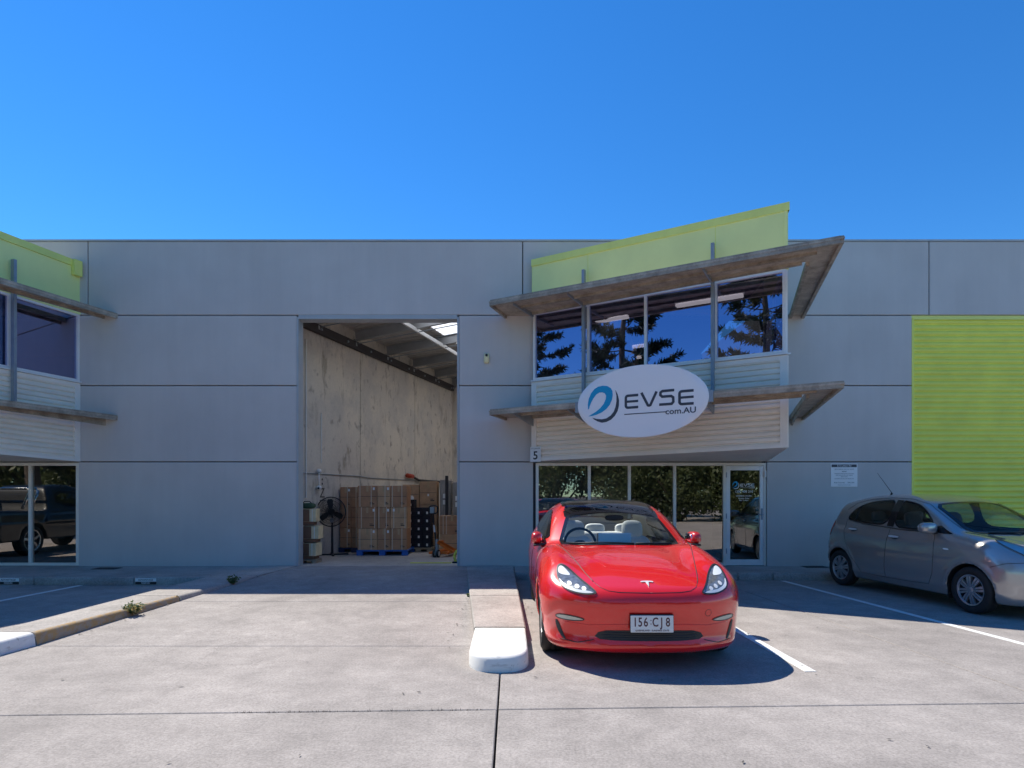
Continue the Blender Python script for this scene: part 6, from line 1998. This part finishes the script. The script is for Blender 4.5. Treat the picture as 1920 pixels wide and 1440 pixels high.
# ------------------------------------------------------------------ parked utility truck left of the frame (seen in the left shopfront glass)
UTE = empty("utility_truck", (-12.9, 4.3, 0))
tag(UTE, "black utility truck with a chrome sports bar reflected in the left shopfront glass", "truck")
def ute_field():
    T1 = spline([-.3, 0, .1, .25, .6, 1.2, 1.6, 3.0, 3.4, 5.2, 5.6], [.7, .88, 1.0, 1.07, 1.13, 1.18, 1.17, 1.17, 1.15, 1.17, 1.1])
    T2 = spline([1.0, 1.35, 1.7, 2.0, 2.3, 2.8, 3.2, 3.4, 3.55, 3.8], [.95, 1.16, 1.40, 1.62, 1.75, 1.80, 1.78, 1.70, 1.3, .8])
    def f(x, s, z):
        x = np.abs(x); q = np.clip(x / .92, 0, 1.3)
        b = smax((z - T1(s) + .03 * q ** 2), x - .915 + .10 * np.clip(z - .8, 0, 1) ** 1.5, .10)
        b = smax(b, .02 + .22 * q ** 3 + .1 * np.clip(.5 - z, 0, 1) - s, .08)
        b = smax(b, s - 5.2 + .05 * q ** 4, .05)
        b = smax(b, .38 - z, .04)
        bed = np.maximum(np.maximum(np.abs(s - 4.35) - .75, x - .78), .72 - z)
        b = smax(b, -bed, .02)
        g = smax(z - T2(s), x - (.86 - .42 * (z - 1.15)), .09)
        g = np.maximum(np.maximum(g, .8 - z), 1.2 - s)
        v = smin(b, g, .05)
        for a in (.92, 4.12):
            v = smax(v, -np.maximum(np.hypot(s - a, z - .38) - .44, .55 - x), .02)
        return v
    return f
car = Car(UTE, ute_field(), (-1.02, -.06, .3), (1.02, 5.3, 1.9), 0.045, 'navy', ((.92, .38), (4.12, .38)), .44, .55)
for ax in ('left', 'right'):
    car.glass("side_window", ax, [(1.75, 1.2), (1.95, 1.42), (2.25, 1.62), (3.15, 1.65), (3.3, 1.22)], .07, 'car_glass_dark', 1)
car.glass("windscreen", 'top', [(-.70, 1.42), (0, 1.36), (.70, 1.42), (.60, 2.08), (0, 2.1), (-.60, 2.08)], .08, 'car_glass', 1)
for s in (-1, 1):
    car.patch("headlight", 'front', round_poly([(s * .55, .88), (s * .82, .98), (s * .80, .84), (s * .58, .80)], 1), 'lamp_body', .01, .06)
    wheel(UTE, s * .76, .92, .38, .25, s, 'alloy'); wheel(UTE, s * .76, 4.12, .38, .25, s, 'alloy')
mb = MB()
for s0 in (3.72, 3.98):
    mb.tube([(-.74, s0 + .3, 1.18), (-.70, s0, 1.60), (-.62, s0 - .02, 1.68), (.62, s0 - .02, 1.68), (.70, s0, 1.60), (.74, s0 + .3, 1.18)], .032, 8)
mb.tube([(-.62, 3.70, 1.68), (-.62, 3.96, 1.68)], .03, 8); mb.tube([(.62, 3.70, 1.68), (.62, 3.96, 1.68)], .03, 8)
mb.build("sports_bar", 'chrome', UTE, smooth=True)
car.finish()

# ------------------------------------------------------------------ trees across the yard (behind the camera, mirrored in the windows)
def tube_taper(mb, p0, p1, r0, r1, n=6, seg=4, bow=0.0, rnd=None):
    p0, p1 = Vector(p0), Vector(p1)
    pts = [p0.lerp(p1, i / seg) + Vector((0, 0, bow * math.sin(math.pi * i / seg))) for i in range(seg + 1)]
    mb.tube(pts, [r0 + (r1 - r0) * i / seg for i in range(seg + 1)], n, cap=False)
    return pts
def pine_meshes(seed, H=15.0):
    rnd = random.Random(seed)
    tr, lf = MB(), MB()
    tr.tube([(0.15 * math.sin(i * .7), 0.12 * math.cos(i * .9), H * i / 12) for i in range(13)], [0.30 * (1 - i / 12) + 0.03 for i in range(13)], 9, cap=False)
    def tuft(c, axis, L, w):
        axis = axis.normalized()
        a = axis.orthogonal().normalized(); b = axis.cross(a)
        k = 16
        for j in range(k):
            an = rnd.uniform(0, 2 * math.pi); t = rnd.uniform(-.5, .5)
            d = (a * math.cos(an) + b * math.sin(an)) * rnd.uniform(.7, 1.0) + axis * rnd.uniform(.4, 1.1)
            d.normalize()
            base = c + axis * t * L
            s = d.cross(Vector((rnd.uniform(-1, 1), rnd.uniform(-1, 1), rnd.uniform(-1, 1)))).normalized() * w
            tip = base + d * L * rnd.uniform(.5, .9)
            lf.add([base - s * .5, base + s * .5, tip + s * .25, tip - s * .25], [(0, 1, 2, 3)])
    z = 3.2
    while z < H - .4:
        nb = rnd.choice((4, 5, 5))
        a0 = rnd.uniform(0, 6.28)
        fr = z / H
        for i in range(nb):
            a = a0 + 2 * math.pi * i / nb + rnd.uniform(-.25, .25)
            L = (1 - fr) * 4.2 + .8
            L *= rnd.uniform(.7, 1.1)
            d = Vector((math.cos(a), math.sin(a), 0))
            p0 = Vector((0.15 * math.sin(z / H * 8.4), 0, z)); p1 = p0 + d * L + Vector((0, 0, L * rnd.uniform(.10, .40)))
            pts = tube_taper(tr, p0, p1, .055 * (1 - fr * .6), .012, 5, 4, -.12 * L)
            for side in range(int(7 + L * 9)):
                t = rnd.uniform(.30, 1.0)
                q = p0.lerp(p1, t) + Vector((0, 0, -.12 * L * math.sin(math.pi * t)))
                sd = (d.cross(Vector((0, 0, 1))) * rnd.choice((-1, 1)) * rnd.uniform(.2, .9) + d * .7 + Vector((0, 0, rnd.uniform(-.1, .5)))).normalized()
                e = q + sd * rnd.uniform(.1, .55) * (1.25 - t * .6)
                tuft(e, sd, rnd.uniform(.30, .46), .07)
        z += rnd.uniform(.75, 1.15)
    return tr.mesh("trunk", 'bark', True), lf.mesh("crown", 'pine_leaf')
def bush_meshes(seed, H, W, nleaf, leaf=.16, low=0.3):
    rnd = random.Random(seed)
    tr, lf = MB(), MB()
    cl = []
    for i in range(9):
        a = rnd.uniform(0, 6.28); r = rnd.uniform(.15, 1) * W * .42
        h = H * rnd.uniform(low + .1, .95)
        p1 = Vector((r * math.cos(a), r * math.sin(a), h))
        tube_taper(tr, (rnd.uniform(-.1, .1), rnd.uniform(-.1, .1), 0 if i < 3 else H * .18), p1, .09, .02, 6, 4, .1)
        cl.append((p1, W * rnd.uniform(.16, .30)))
        cl.append((p1 * .75 + Vector((rnd.uniform(-.4, .4), rnd.uniform(-.4, .4), 0)), W * rnd.uniform(.14, .26)))
    tr.tube([(0, 0, 0), (.05, 0, H * .3), (0, .05, H * .6)], [.16, .11, .05], 8, cap=False)
    for i in range(nleaf):
        c, r = rnd.choice(cl)
        v = Vector((rnd.gauss(0, 1), rnd.gauss(0, 1), rnd.gauss(0, 1))).normalized() * r * rnd.uniform(.35, 1.05)
        p = c + v
        if p.z < .15: continue
        n = (v.normalized() + Vector((rnd.gauss(0, .6), rnd.gauss(0, .6), rnd.gauss(0, .6)))).normalized()
        u = n.orthogonal().normalized(); w = n.cross(u)
        a = rnd.uniform(0, 6.28); u, w = u * math.cos(a) + w * math.sin(a), w * math.cos(a) - u * math.sin(a)
        s = leaf * rnd.uniform(.6, 1.25)
        lf.add([p - u * s, p + w * s * .45, p + u * s, p - w * s * .45], [(0, 1, 2, 3)])
    return tr.mesh("trunk", 'bark', True), lf.mesh("crown", 'leaf')
def plant_tree(name, meshes, loc, rz, sc, lab, cat, group):
    o = empty(name, loc, rz)
    o.scale = (sc, sc, sc)
    link("trunk", meshes[0], o); link("crown", meshes[1], o)
    tag(o, lab, cat, group)
PM = pine_meshes(3, 15.5)
for loc, rz, sc, lab in (((-12.9, -1.6, -.07), .4, .95, "hoop pine mirrored in the second pane of the upper office window"), ((-6.9, -4.2, -.07), 2.2, .92, "hoop pine mirrored in the right pane of the upper office window"), ((-18.2, 0.6, -.07), 4.0, .9, "hoop pine mirrored at the left edge of the upper office window")):
    plant_tree("pine_tree", PM, loc, rz, sc, lab, "tree", "pines across the yard")
B1, B2 = bush_meshes(5, 5.2, 5.0, 5200), bush_meshes(11, 3.6, 4.4, 4600, .13, .12)
spots = [(B2, (0.6, -12.5), .3, 1.0, "shrubby tree mirrored low in the first shopfront pane"), (B1, (6.6, -14.5), 1.7, 1.05, "leafy tree mirrored in the third shopfront pane"), (B2, (9.8, -12.2), 2.9, 1.15, "leafy shrub mirrored in the fourth shopfront pane"), (B1, (13.5, -13.8), 4.4, 1.0, "leafy tree mirrored in the office door glass"), (B2, (17.6, -12.0), 5.1, 1.2, "leafy shrub mirrored beyond the office door"), (B2, (-22.5, -5.5), 2.0, 1.2, "bright leafy shrub mirrored in the left shopfront glass"), (B1, (-27, -7.5), 1.0, 1.2, "tall leafy tree mirrored in the left shopfront glass"), (B2, (-19.0, -2.8), 3.9, 1.1, "leafy shrub mirrored behind the utility truck"), (B1, (-2.4, -15.0), 5.6, .9, "leafy tree mirrored in the sedan's bonnet"),
         (B1, (3.0, -19.0), 2.2, 1.25, "tall tree mirrored behind the first shopfront pane's shrub"), (B1, (10.2, -19.5), 0.9, 1.35, "tall tree mirrored behind the fourth shopfront pane's shrub"), (B2, (6.4, -11.8), 4.1, 0.8, "low shrub mirrored in the third shopfront pane"), (B2, (13.0, -11.6), 1.2, 0.85, "low shrub mirrored beside the office door"), (B1, (15.8, -19.0), 3.3, 1.3, "tall tree mirrored behind the office door shrubs"), (B1, (21.5, -17.0), 5.9, 1.3, "tall tree mirrored at the far right of the yard"), (B2, (-1.6, -12.0), 2.5, .95, "low shrub mirrored left of the shopfront"), (B1, (-7.0, -17.0), 0.2, 1.2, "tall tree mirrored in the sedan's left flank"), (B1, (-31.0, -4.0), 2.7, 1.3, "tall tree mirrored at the far left of the yard"), (B2, (-25.0, -3.0), 0.7, 1.2, "leafy shrub mirrored at the far left of the yard")]
for k, (mesh, loc, rz, sc, lab) in enumerate(spots):
    plant_tree("leafy_tree", mesh, (loc[0], loc[1], -.07), rz, sc, lab, "tree", "leafy trees across the yard")

# ------------------------------------------------------------------ weeds and litter
def weed(name, loc, h, n, mats, lab, seed):
    rnd = random.Random(seed)
    r = empty(name, loc)
    for mi, (mt, cnt, hh) in enumerate(mats):
        mb = MB()
        for i in range(cnt):
            a = rnd.uniform(0, 6.28); L = hh * rnd.uniform(.5, 1.1); le = rnd.uniform(.25, .9)
            d = Vector((math.cos(a) * le, math.sin(a) * le, 1)).normalized()
            b = Vector((rnd.uniform(-.03, .03), rnd.uniform(-.03, .03), 0))
            s = d.cross(Vector((0, 0, 1))).normalized()
            for k in range(3):
                t = (k + 1) / 3
                c = b + d * L * t + Vector((0, 0, -.25 * L * t * t * le))
                w = Vector((rnd.gauss(0, 1), rnd.gauss(0, 1), rnd.gauss(0, .6))).normalized()
                u = w.orthogonal().normalized() * .012
                w = w * rnd.uniform(.018, .04)
                mb.add([c - u, c + w, c + u, c - w], [(0, 1, 2, 3)])
            mb.add([b - s * .003, b + s * .003, b + d * L], [(0, 1, 2)])
        mb.build("leaf_cluster" if mi == 0 else "dry_cluster", mt, r)
    tag(r, lab, "weed", "weeds along the kerbs")
weed("weed", (-4.60, 7.35, ramp_z(7.35) + .02), .2, 0, (('weed', 46, .17), ('dry', 50, .13)), "half dried weed on the tan painted kerb face", 1)
weed("weed", (-4.41, 9.55, ramp_z(9.55) + .005), .2, 0, (('weed', 46, .15),), "dark green weed sprouting at the far end of the left kerb", 2)
weed("weed", (-4.60, 8.25, ramp_z(8.25)), .1, 0, (('weed', 26, .07),), "low weed in the kerb joint beyond the tan paint", 3)
weed("weed", (-5.03, 10.05, .0), .1, 0, (('weed', 16, .12),), "thin weed at the corner of footpath and left kerb", 4)
weed("weed", (-0.60, 8.55, ramp_z(8.5)), .1, 0, (('weed', 14, .05),), "small weed at the left side of the centre kerb", 5)
rnd = random.Random(21)
mb = MB()
def litter(cx, cy, sx, sy, n, zf):
    for i in range(n):
        x, y = rnd.gauss(cx, sx), rnd.gauss(cy, sy)
        a = rnd.uniform(0, 6.28); s = rnd.uniform(.008, .022)
        z = zf(y) + .004
        u, w = Vector((math.cos(a), math.sin(a), rnd.uniform(-.2, .2))) * s, Vector((-math.sin(a), math.cos(a), rnd.uniform(-.2, .2))) * s * .45
        c = Vector((x, y, z + .006))
        mb.add([c - u, c + w, c + u, c - w], [(0, 1, 2, 3)])
litter(-.60, 8.0, .05, .8, 40, ramp_z); litter(.17, 7.5, .06, 1.2, 40, lambda y: 0); litter(.1, 10.3, .2, .3, 50, lambda y: 0)
litter(-4.62, 7.3, .08, .9, 40, ramp_z); litter(-5.8, 9.95, .6, .08, 50, lambda y: 0); litter(0, 6, 5, 2.5, 70, lambda y: .0)
o = mb.build("leaf_litter", 'soil'); tag(o, "dark scattered leaf litter along the kerbs and slabs", "litter", kind="stuff")
# tufts in the transverse slab joint
rnd = random.Random(5)
mb = MB()
for i in range(60):
    x = rnd.uniform(-1.9, -.2); y = JY(x, 4.22)
    for k in range(2):
        d = Vector((rnd.uniform(-.6, .6), rnd.uniform(-.6, .6), 1)).normalized() * rnd.uniform(.008, .03)
        b = Vector((x + rnd.uniform(-.01, .01), y, -.008))
        mb.add([b - Vector((.003, 0, 0)), b + Vector((.003, 0, 0)), b + d], [(0, 1, 2)])
o = mb.build("joint_grass", 'bark'); tag(o, "tiny dry grass tufts in the slab joint", "grass", kind="stuff")
